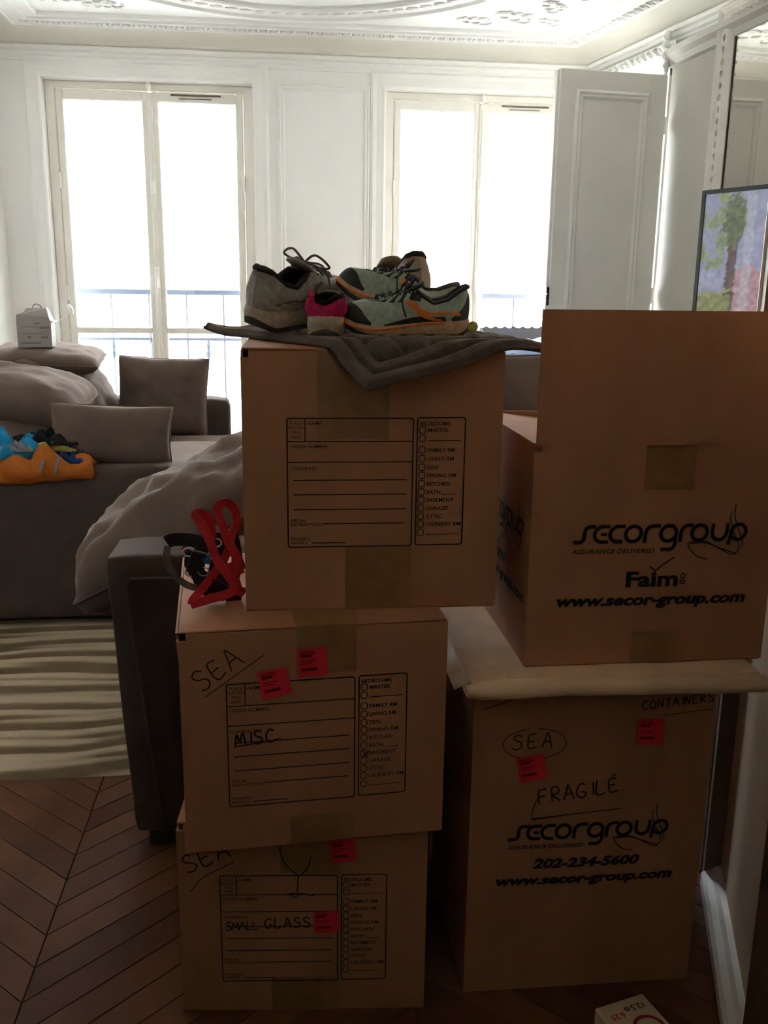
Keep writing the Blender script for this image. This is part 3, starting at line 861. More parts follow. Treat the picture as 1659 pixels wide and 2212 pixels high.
def garment(name, label, cat, cx, cy, w, d, h, seed, c, rot=0, base=0, edgez=ARMZ, group=None, fold=9.0):
    mb = MB(); n, mm = 34, 24; rows = []
    for j in range(mm + 1):
        rr = []
        for i in range(n + 1):
            u = -1 + 2 * i / n; v = -1 + 2 * j / mm
            ou = 1 + .16 * nz((seed, v * 2.2, 1)); ov = 1 + .22 * nz((u * 2.2, seed, 2))
            x0_, y0_ = u * w / 2 * ou, v * d / 2 * ov
            x = cx + x0_ * cos(rot) - y0_ * sin(rot); y = cy + x0_ * sin(rot) + y0_ * cos(rot)
            dome = max(0, (1 - u * u) * (1 - v * v)) ** .45
            f = .5 + .5 * sin(fold * (u * 1.1 + v * .6) + 3 * nz((u * 1.6 + seed, v * 1.6, 3)))
            z = base + dome * h * (.30 + .6 * f + .7 * nz((u * 2.5, v * 2.5 + seed, 5))) + .003
            if y < EDGE_Y:
                e = EDGE_Y - y
                if e < .02: z2 = edgez + z - e * e * 12; yy = y
                else: yy = EDGE_Y - .010 - max(z, .004) * .75; z2 = edgez - (e - .016) + .002
                rr.append((x, yy, z2))
            else: rr.append((x, y, edgez + z))
        rows.append(rr)
    mb.grid(rows)
    o = mb.build(name, c, None, True)
    md = o.modifiers.new('cloth_thickness', 'SOLIDIFY'); md.thickness = .002; md.offset = 1
    return tag(o, label, cat, group)


def cloth(n, c): return mat(n, c, .85, .15, nscale=30, namt=.2, bump=.2, bscale=500)


ORANGE, BLUE, RED, BLK, NAVY, LIME, GREYC = cloth('orange_cloth', (.36, .10, .014)), cloth('sky_blue_cloth', (.015, .19, .36)), cloth('red_cloth', (.42, .02, .025)), cloth('black_cloth', (.012, .011, .012)), cloth('navy_cloth', (.012, .03, .13)), cloth('lime_cloth', (.24, .22, .06)), cloth('grey_cloth', (.17, .17, .18))
g1 = garment('shorts', 'crumpled orange shorts draped over the sofa end panel', 'clothes', -.955, 3.642, .44, .19, .065, 3, ORANGE, .06)
q = MB()
for a, b_, w_ in (((-.905, 3.60, .704), (-.925, 3.598, .66), .012), ((-.85, 3.60, .715), (-.868, 3.597, .655), .01)):
    q.ribbon([Vector(a) + Vector((0, -.02, .004)), (Vector(a) + Vector(b_)) / 2 + Vector((0, -.028, .0)), Vector(b_) + Vector((0, -.028, 0))], (1, 0, 0), w_, .002)
q.build('grey_stripe', GREYC, g1)
garment('shorts', 'sky blue shorts bunched behind the orange shorts', 'clothes', -1.06, 3.70, .30, .15, .10, 11, BLUE, .3, .03)
garment('swimsuit', 'red garment at the end of the heap of clothes on the sofa', 'clothes', -1.21, 3.69, .15, .12, .055, 17, RED, 0, .012)
garment('shirt', 'black garment on top of the heap of clothes on the sofa', 'clothes', -.93, 3.74, .27, .10, .05, 23, BLK, -.1, .075)
garment('shirt', 'navy garment sticking out beneath the clothes beside the long cushion', 'clothes', -.84, 3.70, .16, .10, .06, 29, NAVY, -.25, .008)
garment('towel', 'lime and grey printed garment between the orange shorts and the black garment', 'clothes', -.915, 3.70, .22, .055, .04, 37, LIME, 0, .05)
garment('shirt', 'grey garment folded between the blue and orange shorts', 'clothes', -1.03, 3.665, .13, .06, .035, 43, GREYC, .1, .055)
garment('shorts', 'bright blue garment hanging at the end of the heap below the red one', 'clothes', -1.22, 3.635, .11, .14, .04, 47, BLUE, 0, .006)

# ------------------------------------------------------------------ moving boxes
PENDING = []
OFF = .0014


def linsp(a, b, n): return [a + (b - a) * i / n for i in range(n + 1)]


def box_body(w, d, h, root, top_open=False, notch=True, bulge=.003, lean=0.0):
    us = sorted(set([0, .013, w - .013, w] + [round(t, 4) for t in linsp(0, w, 10)]))
    vs_ = [h * i / 10 for i in range(10)] + [h - .011, h]
    ds = sorted(set([0, .013] + [round(t, 4) for t in linsp(0, d, 8)]))
    mb = MB()

    def shell(cols, L, f, notch_lo, notch_hi):
        k = len(mb.v); n = len(vs_)
        for c in cols:
            for v in vs_: mb.v.append(f(c, v))
        for i in range(len(cols) - 1):
            for j in range(n - 1):
                if notch and j == n - 2 and ((notch_lo and i == 0) or (notch_hi and i == len(cols) - 2)): continue
                mb.f.append((k + i * n + j, k + (i + 1) * n + j, k + (i + 1) * n + j + 1, k + i * n + j + 1)); mb.mi.append(0)
    bl = lambda t, L, v: bulge * sin(pi * min(1, max(0, t / L))) * sin(pi * min(1, max(0, v / h)))
    shell(us, w, lambda c, v: (c, -bl(c, w, v), v), True, False)
    shell(us, w, lambda c, v: (c, d + bl(c, w, v), v), False, False)
    shell(ds, d, lambda c, v: (-bl(c, d, v) + lean * sin(pi * v / h), c, v), True, False)
    shell(ds, d, lambda c, v: (w + bl(c, d, v), c, v), False, False)
    mb.face([(0, 0, 0), (w, 0, 0), (w, d, 0), (0, d, 0)])
    o = mb.build('body', [CARD, CARDIN], root, False, weld=1e-4)
    md = o.modifiers.new('wall_thickness', 'SOLIDIFY'); md.thickness = .004; md.offset = -1; md.material_offset = 1; md.use_even_offset = True
    return o


def top_flaps(w, d, h, root):
    for s in (0, 1):
        x0, x1 = (.0015, w / 2 - .0015) if s == 0 else (w / 2 + .0015, w - .0015)
        mb = MB(); mb.box(x0, x1, .003, d - .003, h + .0005, h + .0045, bev=.0015); mb.build('top_flap', CARD, root)


def front(w, h, bulge=.003): return lambda u, v: (u, -OFF - bulge * sin(pi * min(1, max(0, u / w))) * sin(pi * min(1, max(0, v / h))), v)


def tape_patch(root, w, h, u0, u1, v0, v1, over=None, name='tape'):
    mb = MB(); pl = front(w, h); off = .0006
    rows = []
    for i in range(7):
        u = u0 + (u1 - u0) * i / 6
        rows.append([(pl(u, v0 + (v1 - v0) * j / 6)[0], pl(u, v0 + (v1 - v0) * j / 6)[1] + off, v0 + (v1 - v0) * j / 6 + (.003 * nz((u * 60, 3, j)) if j in (0,) and v0 > .02 else 0)) for j in range(7)])
    if over:   # wraps over the top: strip along the seam
        for i, r in enumerate(rows):
            u = u0 + (u1 - u0) * i / 6
            r += [(u, .0, h + .0052), (u, over, h + .0052)]
    mb.grid(rows); return mb.build(name, TAPE, root)


def sticker(root, place, u, v, s, rot=0, cut=None):
    c, sn = cos(rot), sin(rot)
    pl = lambda a, b, k=0: Vector(place(u + a * c - b * sn, v + a * sn + b * c)) + Vector((0, -.0006 - k, 0))
    mb = MB(); mb.grid([[pl(s * i / 4, s * j / 4) for j in range(5)] for i in range(5)])
    o = mb.build('sticker', STICK, root); o['label'] = 'bright red square inventory sticker'
    mb = MB()
    for (b, a0, a1, t) in ((.88, .08, .55, .035), (.80, .08, .62, .04), (.70, .1, .48, .09), (.55, .1, .62, .03), (.46, .1, .5, .03), (.22, .12, .66, .10)):
        mb.face([pl(s * a0, s * b, .0005), pl(s * a1, s * b, .0005), pl(s * a1, s * (b + t), .0005), pl(s * a0, s * (b + t), .0005)])
    mb.build('sticker_print', STICKP, o)


def rrect(u0, u1, v0, v1, r=.004):
    pts = []
    for cx, cy, a0 in ((u1 - r, v1 - r, 0), (u0 + r, v1 - r, 90), (u0 + r, v0 + r, 180), (u1 - r, v0 + r, 270)):
        for k in range(4): a = radians(a0 + k * 30); pts.append((cx + r * cos(a), cy + r * sin(a)))
    return pts


def form(root, place, u0, v1, k=1.0):
    """printed contents form; u0, v1 = top left corner"""
    mb = MB(); lw = .0019
    U = lambda a: u0 + a * k
    V = lambda b: v1 - b * k
    L = lambda a, b, c, d, w=lw: stroke(mb, [(U(a), V(b)), (U(c), V(d))], w, place)
    stroke(mb, rrect(U(0), U(.212), V(.222), V(0)), .0022, place, True)
    stroke(mb, rrect(U(.219), U(.301), V(.221), V(-.001)), .0022, place, True)
    L(0, .039, .212, .039); L(0, .074, .212, .074); L(.030, 0, .030, .039)
    for b in (.105, .130, .156): L(.010, b, .202, b)
    L(.058, .181, .200, .181); L(.040, .215, .098, .215)
    for i, t in enumerate(('PLACE', 'PRINTED', 'TAG', 'HERE')): text(mb, t, U(.015), V(.0105 + i * .0078), .0075 * k, place, align='CENTER')
    text(mb, 'NAME', U(.034), V(.011), .0085 * k, place, bold=.006); text(mb, 'ORDER NUMBER', U(.004), V(.050), .0085 * k, place, bold=.006)
    text(mb, 'CONTENTS', U(.004), V(.088), .0085 * k, place, bold=.006)
    text(mb, 'SPECIAL', U(.004), V(.178), .0075 * k, place, bold=.006); text(mb, 'INSTRUCTIONS', U(.004), V(.185), .0075 * k, place, bold=.006)
    text(mb, "PACKER'S", U(.004), V(.210), .0075 * k, place, bold=.006); text(mb, 'INITIALS', U(.004), V(.217), .0075 * k, place, bold=.006)
    text(mb, 'BEDROOMS', U(.223), V(.0125), .0098 * k, place, bold=.008)
    rows = [(.0245, 'MASTER'), (.039, None), (.0585, 'FAMILY RM'), (.0735, 'LIVING RM'), (.0885, 'DEN'), (.1025, 'DINING RM'), (.117, 'KITCHEN'), (.1315, 'BATH'), (.1455, 'BASEMENT'), (.160, 'GARAGE'), (.1745, 'ATTIC'), (.188, 'LAUNDRY RM'), (.2035, None)]
    for b, t in rows:
        stroke(mb, rrect(U(.2225), U(.233), V(b + .001), V(b - .0105), .0035), .0014, place, True)
        if t: text(mb, t, U(.2365), V(b - .001), .0098 * k, place, bold=.008)
        else: L(.2365, b - .001, .294, b - .001, .0012)
    L(.263, .1315, .288, .1315, .001)
    PENDING.append((mb, 'printed_form', INK, root, 'black printed contents form'))


def arc(cx, cy, rx, ry, a0, a1, n=16): return [(cx + rx * cos(radians(a0 + (a1 - a0) * i / n)), cy + ry * sin(radians(a0 + (a1 - a0) * i / n))) for i in range(n + 1)]


def logo(root, place, u0, v0, unit, faim=True, iso=True):
    mb = MB(); sh = .07
    P = lambda pts, w, sm=0, cl=False: stroke(mb, [(u0 + (x + sh * y) * unit, v0 + y * unit) for x, y in pts], w * unit, place, cl, sm)
    t = .20
    lo, hi = .085, .93
    P([(0.02, lo), (.35, lo)] + arc(.36, .34, .25, .255, -90, 0, 8)[1:] + arc(.87, .66, .26, .27, 180, 90, 8) + [(1.2, hi)], t)
    P([(1.98, hi), (1.6, hi)] + arc(1.58, .507, .42, .423, 90, 270, 14) + [(1.95, lo)], t); P([(1.5, .5), (1.85, .5)], t * .85)
    P([(2.8, hi), (2.45, hi)] + arc(2.43, .507, .42, .423, 90, 270, 14) + [(2.75, lo)], t)
    P(arc(3.3, .507, .43, .423, 0, 360, 26)[:-1], t, 0, True)
    P([(3.98, .0), (3.98, .5)] + arc(4.38, .52, .4, .41, 180, 90, 8) + [(4.78, hi)], t)
    P(arc(5.27, .507, .43, .423, 0, 360, 26)[:-1], t, 0, True); P([(5.70, .55), (5.70, .0)] + arc(5.42, -.03, .28, .36, 0, -90, 8) + [(4.95, -.39)], t)
    P([(5.97, .0), (5.97, .5)] + arc(6.35, .52, .38, .41, 180, 90, 8) + [(6.62, hi)], t)
    P(arc(7.02, .507, .43, .423, 0, 360, 26)[:-1], t, 0, True)
    P([(7.75, 1.0), (7.75, .5)] + arc(8.16, .5, .41, .415, 180, 360, 12) + [(8.57, 1.0)], t)
    P(arc(9.25, .507, .43, .423, 0, 360, 26)[:-1], t, 0, True); P([(8.84, .5), (8.76, -.2)], t)
    P([(8.85, 2.07), (8.9, 1.4), (9.25, .6), (9.55, .03), (9.62, -.39)], .06, 6)
    P([(8.66, 1.64), (8.68, 1.18), (9.04, .39), (9.40, -.25), (9.34, -.64), (9.07, -.76), (8.5, -.5), (8.0, -.25), (7.5, -.02), (7.0, .0), (6.55, -.02), (6.46, -.12), (6.7, -.48), (7.14, -.84), (7.7, -.98)], .06, 6)
    P([(6.6, -.1), (7.1, -.06), (7.6, -.1), (8.43, -.42), (9.29, -.7)], .06, 6)
    PENDING.append((mb, 'logo_print', INK, root, 'black printed company logo')); mb = MB(); PENDING.append((mb, 'tagline_print', INK, root, None))
    text(mb, 'ASSURANCE DELIVERED', u0, v0 - .56 * unit, .0115 * unit / .033, place, shear=.2, bold=.015, fit=4.6 * unit)
    if faim:
        mb = MB(); PENDING.append((mb, 'certificate_print', INK, root, 'black printed tick logo'))
        fu, fv = u0 + 3.05 * unit, v0 - 2.45 * unit
        text(mb, 'Faim', fu, fv, 1.18 * unit, place, bold=.035, fit=2.95 * unit)
        stroke(mb, [(fu + 1.35 * unit, fv + 1.12 * unit), (fu + 1.68 * unit, fv + .86 * unit), (fu + 2.1 * unit, fv + 1.22 * unit), (fu + 2.7 * unit, fv + 1.62 * unit)], .08 * unit, place)
        text(mb, 'ISO', fu + 3.42 * unit, fv + .06 * unit, .42 * unit, place, bold=.03, rot=pi / 2)
    mb = MB(); PENDING.append((mb, 'web_address_print', INK, root, None))
    return mb


HAND = {'S': [[(.75, .85), (.5, 1), (.2, .85), (.3, .6), (.65, .45), (.75, .2), (.45, 0), (.1, .1)]], 'E': [[(.7, .95), (.2, .9), (.15, .05), (.75, .1)], [(.18, .5), (.6, .52)]],
        'A': [[(.05, 0), (.3, .6), (.45, 1), (.62, .6), (.8, 0)], [(.2, .38), (.72, .42)]], 'M': [[(.05, 0), (.2, .9), (.45, .3), (.7, .95), (.85, 0)]], 'I': [[(.4, .95), (.36, .05)]],
        'C': [[(.75, .85), (.45, 1), (.12, .6), (.2, .15), (.5, 0), (.8, .15)]], 'F': [[(.75, .98), (.2, .92), (.15, 0)], [(.18, .5), (.6, .55)]], 'R': [[(.15, 0), (.18, .95), (.6, .95), (.65, .6), (.2, .48), (.75, 0)]],
        'G': [[(.75, .85), (.45, 1), (.12, .6), (.2, .12), (.55, 0), (.75, .3), (.45, .4)]], 'L': [[(.2, 1), (.15, .05), (.75, .08)]], 'O': [[(.45, 1), (.12, .6), (.2, .1), (.55, 0), (.8, .4), (.65, .9), (.4, 1)]],
        'N': [[(.1, 0), (.18, .95), (.65, .05), (.75, 1)]], 'T': [[(.05, .95), (.85, 1)], [(.45, .97), (.4, 0)]], 'W': [[(.05, .9), (.25, .1), (.45, .7), (.65, .1), (.9, .95)]], '.': [[(.3, .05), (.36, .1)]], ' ': [], "'": [[(.3, .9), (.5, 1.15)]], 'É': [[(.7, .95), (.2, .9), (.15, .05), (.75, .1)], [(.18, .5), (.6, .52)], [(.35, 1.1), (.65, 1.3)]]}


def hand(mb, s, u, v, size, place, w=.002, rot=0, adv=.9, seed=1):
    w *= 1.25
    rnd = random.Random(seed); x = 0
    for ch in s:
        for st in HAND[ch]:
            pts = []
            for a, b in st:
                a2, b2 = (x + a * .9 + rnd.uniform(-.03, .03)) * size, (b + rnd.uniform(-.03, .03)) * size
                pts.append((u + a2 * cos(rot) - b2 * sin(rot), v + a2 * sin(rot) + b2 * cos(rot)))
            stroke(mb, pts, w, place, False, 4)
        x += adv * (.5 if ch in "I.'" else 1)


def moving_box(label, P, yaw, w, d, z0, h, closed=True, lean=0.0, name='moving_box'):
    r = thing(name, label, 'box', (P[0], P[1], z0), (0, 0, radians(yaw)))
    hh = h - .005 if closed else h
    box_body(w, d, hh, r, not closed, lean=lean)
    if closed: top_flaps(w, d, hh, r)
    return r, front(w, hh), hh



def pen(root, lab, name='handwriting'):
    mb = MB(); PENDING.append((mb, name, PEN, root, lab)); return mb


# bottom box of the stack
Bb, pl, hh = moving_box('lowest cardboard box of the stack on the floor, marked GLASS', (-.206, 1.538), -4.3, .463, .457, 0, .405)
tape_patch(Bb, .463, hh, .17, .30, .0, .075); tape_patch(Bb, .463, hh, .19, .30, .30, hh, .4)
form(Bb, pl, .0775, .296, 1.03)
sticker(Bb, pl, .285, .322, .046, .10); sticker(Bb, pl, .252, .173, .047, .03)
mb = pen(Bb, 'word SEA in black marker'); hand(mb, 'SEA', .016, .300, .036, pl, .0024, .42, .9, 3)
stroke(mb, [(.022, .262), (.05, .295), (.105, .325)], .0018, pl, False, 5)
mb = pen(Bb, 'wine glass drawn in black marker', 'drawing')
stroke(mb, [(.192, .372), (.190, .345), (.200, .32), (.223, .297), (.240, .312), (.246, .335)], .0022, pl, False, 6); stroke(mb, [(.223, .297), (.221, .262)], .0022, pl); stroke(mb, [(.195, .256), (.22, .259), (.252, .254)], .0022, pl, False, 4); stroke(mb, [(.208, .256), (.216, .250), (.224, .256)], .0018, pl, False, 4)
mb = pen(Bb, 'word written on the contents line'); hand(mb, 'SMALL', .085, .180, .017, pl, .0018, .03, .75, 5); mb = pen(Bb, 'word GLASS in black marker'); hand(mb, 'GLASS', .158, .184, .021, pl, .002, .03, .85, 6)


# middle box
Bm, pl, hh = moving_box('middle cardboard box of the stack, marked MISC and SEA', (-.176, 1.442), 4.2, .453, .457, .405, .405, lean=.012)
tape_patch(Bm, .453, hh, .193, .294, .320, hh, .45); tape_patch(Bm, .453, hh, .18, .29, 0, .055)
form(Bm, pl, .0755, .310, 1.02)
sticker(Bm, pl, .195, .315, .05, .03); sticker(Bm, pl, .135, .279, .05, .17)
mb = pen(Bm, 'word SEA in black marker'); hand(mb, 'SEA', .034, .297, .036, pl, .0018, .62, .85, 9); stroke(mb, [(.041, .290), (.139, .359)], .0015, pl)
mb = pen(Bm, 'word MISC in black marker'); hand(mb, 'MISC', .087, .197, .024, pl, .0026, .06, .85, 12); stroke(mb, [(.085, .196), (.15, .203), (.165, .207)], .002, pl)
mb = pen(Bm, 'cross in a tick box', 'tick_mark')
stroke(mb, [(.303, .158), (.318, .170)], .002, pl); stroke(mb, [(.305, .172), (.316, .157)], .002, pl)


# top box
Bt, pl, hh = moving_box('top cardboard box of the stack, its printed form blank, beneath the mat and shoes', (-.069, 1.541), -.5, .440, .45, .811, .451)
tape_patch(Bt, .44, hh, .172, .287, 0, .112); tape_patch(Bt, .44, hh, .125, .245, .30, hh, .44)
form(Bt, pl, .0745, .335, 1.0)

# tall box
Bl, pl, hh = moving_box('tall cardboard box on the floor, marked FRAGILE and SEA, beneath the open box', (.340, 1.535), -.4, .462, .457, 0, .655)
lg = logo(Bl, pl, .074, .336, .0323, faim=False)
ph = MB(); PENDING.append((ph, 'phone_print', INK, Bl, None)); text(ph, '202-234-5600', .126, .275, .027, pl, shear=.22, bold=.045, fit=.212)
text(lg, 'www.secor-group.com', .053, .240, .027, pl, shear=.22, bold=.045, fit=.352)
mb = pen(Bl, 'circled word SEA in black marker'); hand(mb, 'SEA', .072, .527, .030, pl, .002, .03, .95, 15)
stroke(mb, arc(.117, .5375, .060, .031, 100, 445, 30), .0016, pl)
mb = pen(Bl, 'word FRAGILE in black marker'); hand(mb, "FRAGILÉ", .128, .412, .030, pl, .0024, .13, .83, 18); stroke(mb, [(.128, .425), (.118, .395), (.119, .381), (.2, .389), (.295, .396)], .002, pl)
mb = pen(Bl, 'word at the top edge in black marker'); hand(mb, 'TENSION', .25, .632, .024, pl, .002, .03, .85, 21); mb = pen(Bl, 'word CONTAINERS in black marker'); hand(mb, 'CONTAINERS', .318, .598, .017, pl, .002, .10, .88, 24); stroke(mb, [(.36, .586), (.457, .596)], .0014, pl)
mb = pen(Bl, 'slanting marker line', 'pen_line')
stroke(mb, [(.02, .61), (.12, .645)], .0014, pl)

sticker(Bl, pl, .312, .528, .052, -.02); sticker(Bl, pl, .092, .458, .052, .17)

# open box
OW, OD, OH = .455, .457, .405
Bo, pl, hh = moving_box('open cardboard box with raised flaps on the pad of kraft paper', (.428, 1.532), .5, OW, OD, .694, OH, closed=False)
tape_patch(Bo, OW, hh, .200, .292, .325, hh - .001); tape_patch(Bo, OW, hh, .20, .29, 0, .06)
lg = logo(Bo, pl, .076, .229, .0331)
text(lg, 'www.secor-group.com', .052, .113, .028, pl, shear=.22, bold=.045, fit=.356)
pls = lambda u, v: (-OFF - .003 * sin(pi * u / OD) * sin(pi * v / OH), OD - u, v)
lg2 = logo(Bo, pls, .09, .229, .0331); text(lg2, 'www.secor-group.com', .08, .113, .028, pls, shear=.22, bold=.045, fit=.356)


def flap(root, p0, p1, up, L, name='flap', jag=0.0):
    p0, p1, up = Vector(p0), Vector(p1), Vector(up).normalized(); n = (p1 - p0).cross(up).normalized() * .004
    mb = MB(); N = 14
    ra = []; rb = []
    for j in range(N + 1):
        t = j / N; k = jag * (nz((t * 14, 1, 7)) if 0 < j < N else 0)
        e = (p1 - p0).normalized()
        ra.append([p0 + up * (L * t) + e * (k + .002), p1 + up * (L * t) - e * .002])
        rb.append([q + n for q in ra[-1]])
    mb.grid(ra); mb.grid([r[::-1] for r in rb])
    for i in (0, 1): mb.grid([[a[i], b[i]] for a, b in zip(ra, rb)])
    for j in (0, N): mb.grid([ra[j], rb[j]])
    return mb.build(name, CARD, root, weld=1e-5)


flap(Bo, (0, .001, OH), (OW, .001, OH), (0, .008, 1), .2285, jag=.003)
flap(Bo, (OW, OD + .002, OH - .002), (0, OD + .002, OH - .002), (0, .14, -1), .2285)
flap(Bo, (0, OD - .008, OH - .001), (0, .008, OH - .001), (1, 0, -.12), .215)
flap(Bo, (OW, .02, OH), (OW, OD - .01, OH), (-.06, .0, -1), .215) if False else flap(Bo, (OW - .002, .01, OH - .006), (OW - .002, OD - .01, OH - .006), (-1, 0, -.3), .2)

# pad of kraft packing paper under the open box
KP = thing('packing_paper', 'pad of folded kraft packing paper between the tall box and the open box', 'paper', (.34, 1.5, .656))
for li, (xa, xb, ya, yb, z, th, sd) in enumerate(((.0, .505, .0, .50, .000, .012, 1), (-.012, .50, -.012, .49, .011, .014, 2), (-.022, .512, -.018, .47, .022, .013, 3))):
    mb = MB(); n = 44; prof = []
    for k in range(9): a = radians(-90 - 180 * k / 8); prof.append((ya + th / 2 + th / 2 * cos(a) - th / 2, z + th / 2 + th / 2 * sin(a)))
    prof = [(yb, z)] + prof + [(yb, z + th)]
    rows = []
    for i in range(n + 1):
        x = xa + (xb - xa) * i / n
        kx = .006 * nz((x * 7, sd, 2)) + .003 * nz((x * 25, sd, 3))
        rows.append([(x + .018 * nz((sd * 3, y * 9, 1)) * (1 if i == 0 else .3 if i == 1 else 0), y + (kx if y < .2 else 0), zz + (.003 * nz((x * 12, y * 12, sd)) if k_ not in (0,) and 0 < li else 0)) for k_, (y, zz) in enumerate(prof)])
    mb.grid(rows); o = mb.build('paper_sheaf', KRAFT, KP, True)
mb = MB(); rows = []
for i in range(41):                         # rolled front fold that sticks out beyond the boxes
    t = i / 40; x = -.028 + .545 * t; r_ = .0195 * (.9 + .12 * nz((x * 9, 4, 4))) * (1 if t > .04 else .75); yc = -.03 + .004 * nz((x * 10, 1, 1)); zc = .020 + .003 * sin(5 * t)
    rows.append([(x, yc + r_ * 1.0 * cos(2 * pi * k / 14), zc + r_ * (.95 + .1 * nz((x * 20, k, 1))) * sin(2 * pi * k / 14)) for k in range(14)])
mb.grid(rows, cv=True); mb.f.append(tuple(range(13, -1, -1))); mb.mi.append(0); mb.build('rolled_fold', KRAFT, KP, True)
mb = MB()
for sd, (x0_, y0_, x1_, y1_, z_) in enumerate(((-.03, -.035, .05, .02, .035), (-.045, .0, .03, .22, .033), (-.035, .15, .04, .40, .032))):
    rows = []
    for i in range(7):
        rows.append([(x0_ + (x1_ - x0_) * i / 6 + .008 * nz((j, sd, i * .4)), y0_ + (y1_ - y0_) * j / 8 + .006 * nz((i, sd, j * .5)), z_ - .022 * (1 - i / 6) ** 2 + .003 * abs(nz((i * .9 + sd * 5, j * .7, 3)))) for j in range(9)])
    mb.grid(rows)
o = mb.build('crumpled_corner', KRAFT, KP); o.modifiers.new('paper_thickness', 'SOLIDIFY').thickness = .0012

# ------------------------------------------------------------------ little carton on the floor
SB = thing('carton', 'small white carton with upside-down prices on the floor before the tall box', 'carton', (.523, 1.308, 0), (0, 0, radians(15.7)))
mb = MB(); sw = .0997; sd_ = .16; shh = .15
mb.box(0, sw, -sd_, 0, 0, shh, bev=.002); sb = mb.build('carton_body', mat('cream_carton', (.60, .44, .30), .7, nscale=20, namt=.1), SB)
plt = lambda u, v: (u, v, shh + .0008)
mb = MB(); text(mb, '12.5', .087, -.018, .017, plt, bold=.02, rot=pi); stroke(mb, arc(.0505, -.0225, .0035, .003, 0, 360, 12), .003, plt); PENDING.append((mb, 'price_print', mat('blue_black_ink', (.04, .04, .06), .7), SB, None))
mb = MB(); text(mb, '6.25', .040, -.026, .016, plt, bold=.02, rot=pi); PENDING.append((mb, 'price_print', mat('red_ink', (.45, .03, .02), .7), SB, None))
mb = MB(); stroke(mb, arc(.062, -.072, .026, .026, 0, 360, 30), .006, plt); mb.build('red_ring', mat('dark_red_ink', (.35, .01, .012), .7), SB)

# ------------------------------------------------------------------ cartons by the far window
zb_ = 0
FX, FY = 1.10, 4.81
for i, (h_, lab) in enumerate(((.37, 'lower cardboard carton of the stack in front of the far window'), (.37, 'upper closed carton in the stack in front of the far window'))):
    r, _, _ = moving_box(lab, (FX + .01 * i, FY), 1, .385, .40, zb_, h_); zb_ += h_
r = thing('open_carton', 'open carton, greyed by painted window haze, with white and blue paper standing before the window', 'box', (FX + .01, FY, zb_), (0, 0, radians(1)))
HAZECARD = mat('carton_haze_grey', (.40, .36, .34), .8, nscale=20, namt=.1)  # cardboard greyed in colour to stand for veiling glare from the window
mb = MB(); cw_, cd_, ch_ = .385, .40, .405
mb.grid([[(0, 0, 0), (cw_, 0, 0), (cw_, cd_, 0), (0, cd_, 0)], [(0, 0, ch_ - .12), (cw_, 0, ch_ - .12), (cw_, cd_, ch_), (0, cd_, ch_)]], cv=True); mb.face([(0, 0, 0), (cw_, 0, 0), (cw_, cd_, 0), (0, cd_, 0)])
o = mb.build('carton_body', HAZECARD, r); md = o.modifiers.new('t', 'SOLIDIFY'); md.thickness = .008; md.offset = -1
mb = MB()
for k in range(7): mb.tube([(.02 + k * .053, cd_ - .004, ch_ - .004), (.035 + k * .053, cd_ - .004, ch_ + .004), (.05 + k * .053, cd_ - .004, ch_ - .004)], .006, 6)
mb.build('torn_edge', HAZECARD, r)
mb = MB(); rows = []
for j in range(13):
    rows.append([(.02 + (cw_ - .04) * i / 14, .02 + (cd_ - .04) * j / 12, ch_ - .15 + .10 * sin(pi * min(1, (j + 1) / 14)) + .018 * nz((i * .5, j * .5, 4))) for i in range(15)])
mb.grid(rows); mb.build('tissue_paper', mat('white_blue_tissue', (.62, .72, .88), .6, nscale=6, namt=.3, c2=(.25, .38, .7)), r, True)

# ------------------------------------------------------------------ quilted mat over the top box
MATZ = .811 + .451 + .0065
TIP = Vector((.130, 1.418)); e1 = Vector((-.469, .883)).normalized(); e2 = Vector((.927, .375)).normalized()
if e2.x < 0: e2 = -e2
ML, MW_ = .62, .42
FRY = 1.541                                  # front edge of the top box


def mat_pos(a, b, h):
    """a along left side from the tip, b along the right side from the tip, h = relief"""
    p = TIP + e1 * a + e2 * b; x, y = p.x, p.y
    z = MATZ; nrm = Vector((0, 0, 1))
    fe = FRY - .0  - (x - (-.069)) * .0087
    if y < fe:
        e = fe - y; th = radians(38) * smooth01(0, .05, e)
        run = e * cos(th * .8); drop = e * sin(th * .85)
        y = fe - run; z -= drop; nrm = Vector((0, -sin(th), cos(th)))
    dl = -.069 - x
    if dl > 0: z += .010 * (dl / .1) ** 1.2 - .004 * sin(dl * 40)
    dr = x - .371
    if dr > 0: z -= .10 * dr + .35 * dr * dr
    z += .0025 * nz((x * 9, y * 9, 2))
    return Vector((x, y, z)) + nrm * h


mb = MB(); na, nb = 290, 200; rows = []
cell = .047
for i in range(na + 1):
    rr = []
    for j in range(nb + 1):
        a, b = ML * i / na, MW_ * j / nb
        ed = min(a, b, ML - a, MW_ - b)
        if ed < .052:
            t = ed % .026; h = .010 * smooth01(.0005, .0075, min(t, .026 - t))
        else:
            ua, ub = (a - .052) % cell, (b - .052) % cell
            dm = min(ua, cell - ua, ub, cell - ub)
            h = .011 * smooth01(.0005, .009, dm) + .003 * smooth01(.004, .022, dm)
        if ed < .004: h *= ed / .004
        rr.append(mat_pos(a, b, h))
    rows.append(rr)
mb.grid(rows)
mo_ = mb.build('quilted_mat', MATFAB, None, True)
md = mo_.modifiers.new('mat_thickness', 'SOLIDIFY'); md.thickness = .006; md.offset = -1
tag(mo_, 'thick taupe quilted mat draped over the top box beneath the shoes', 'mat')

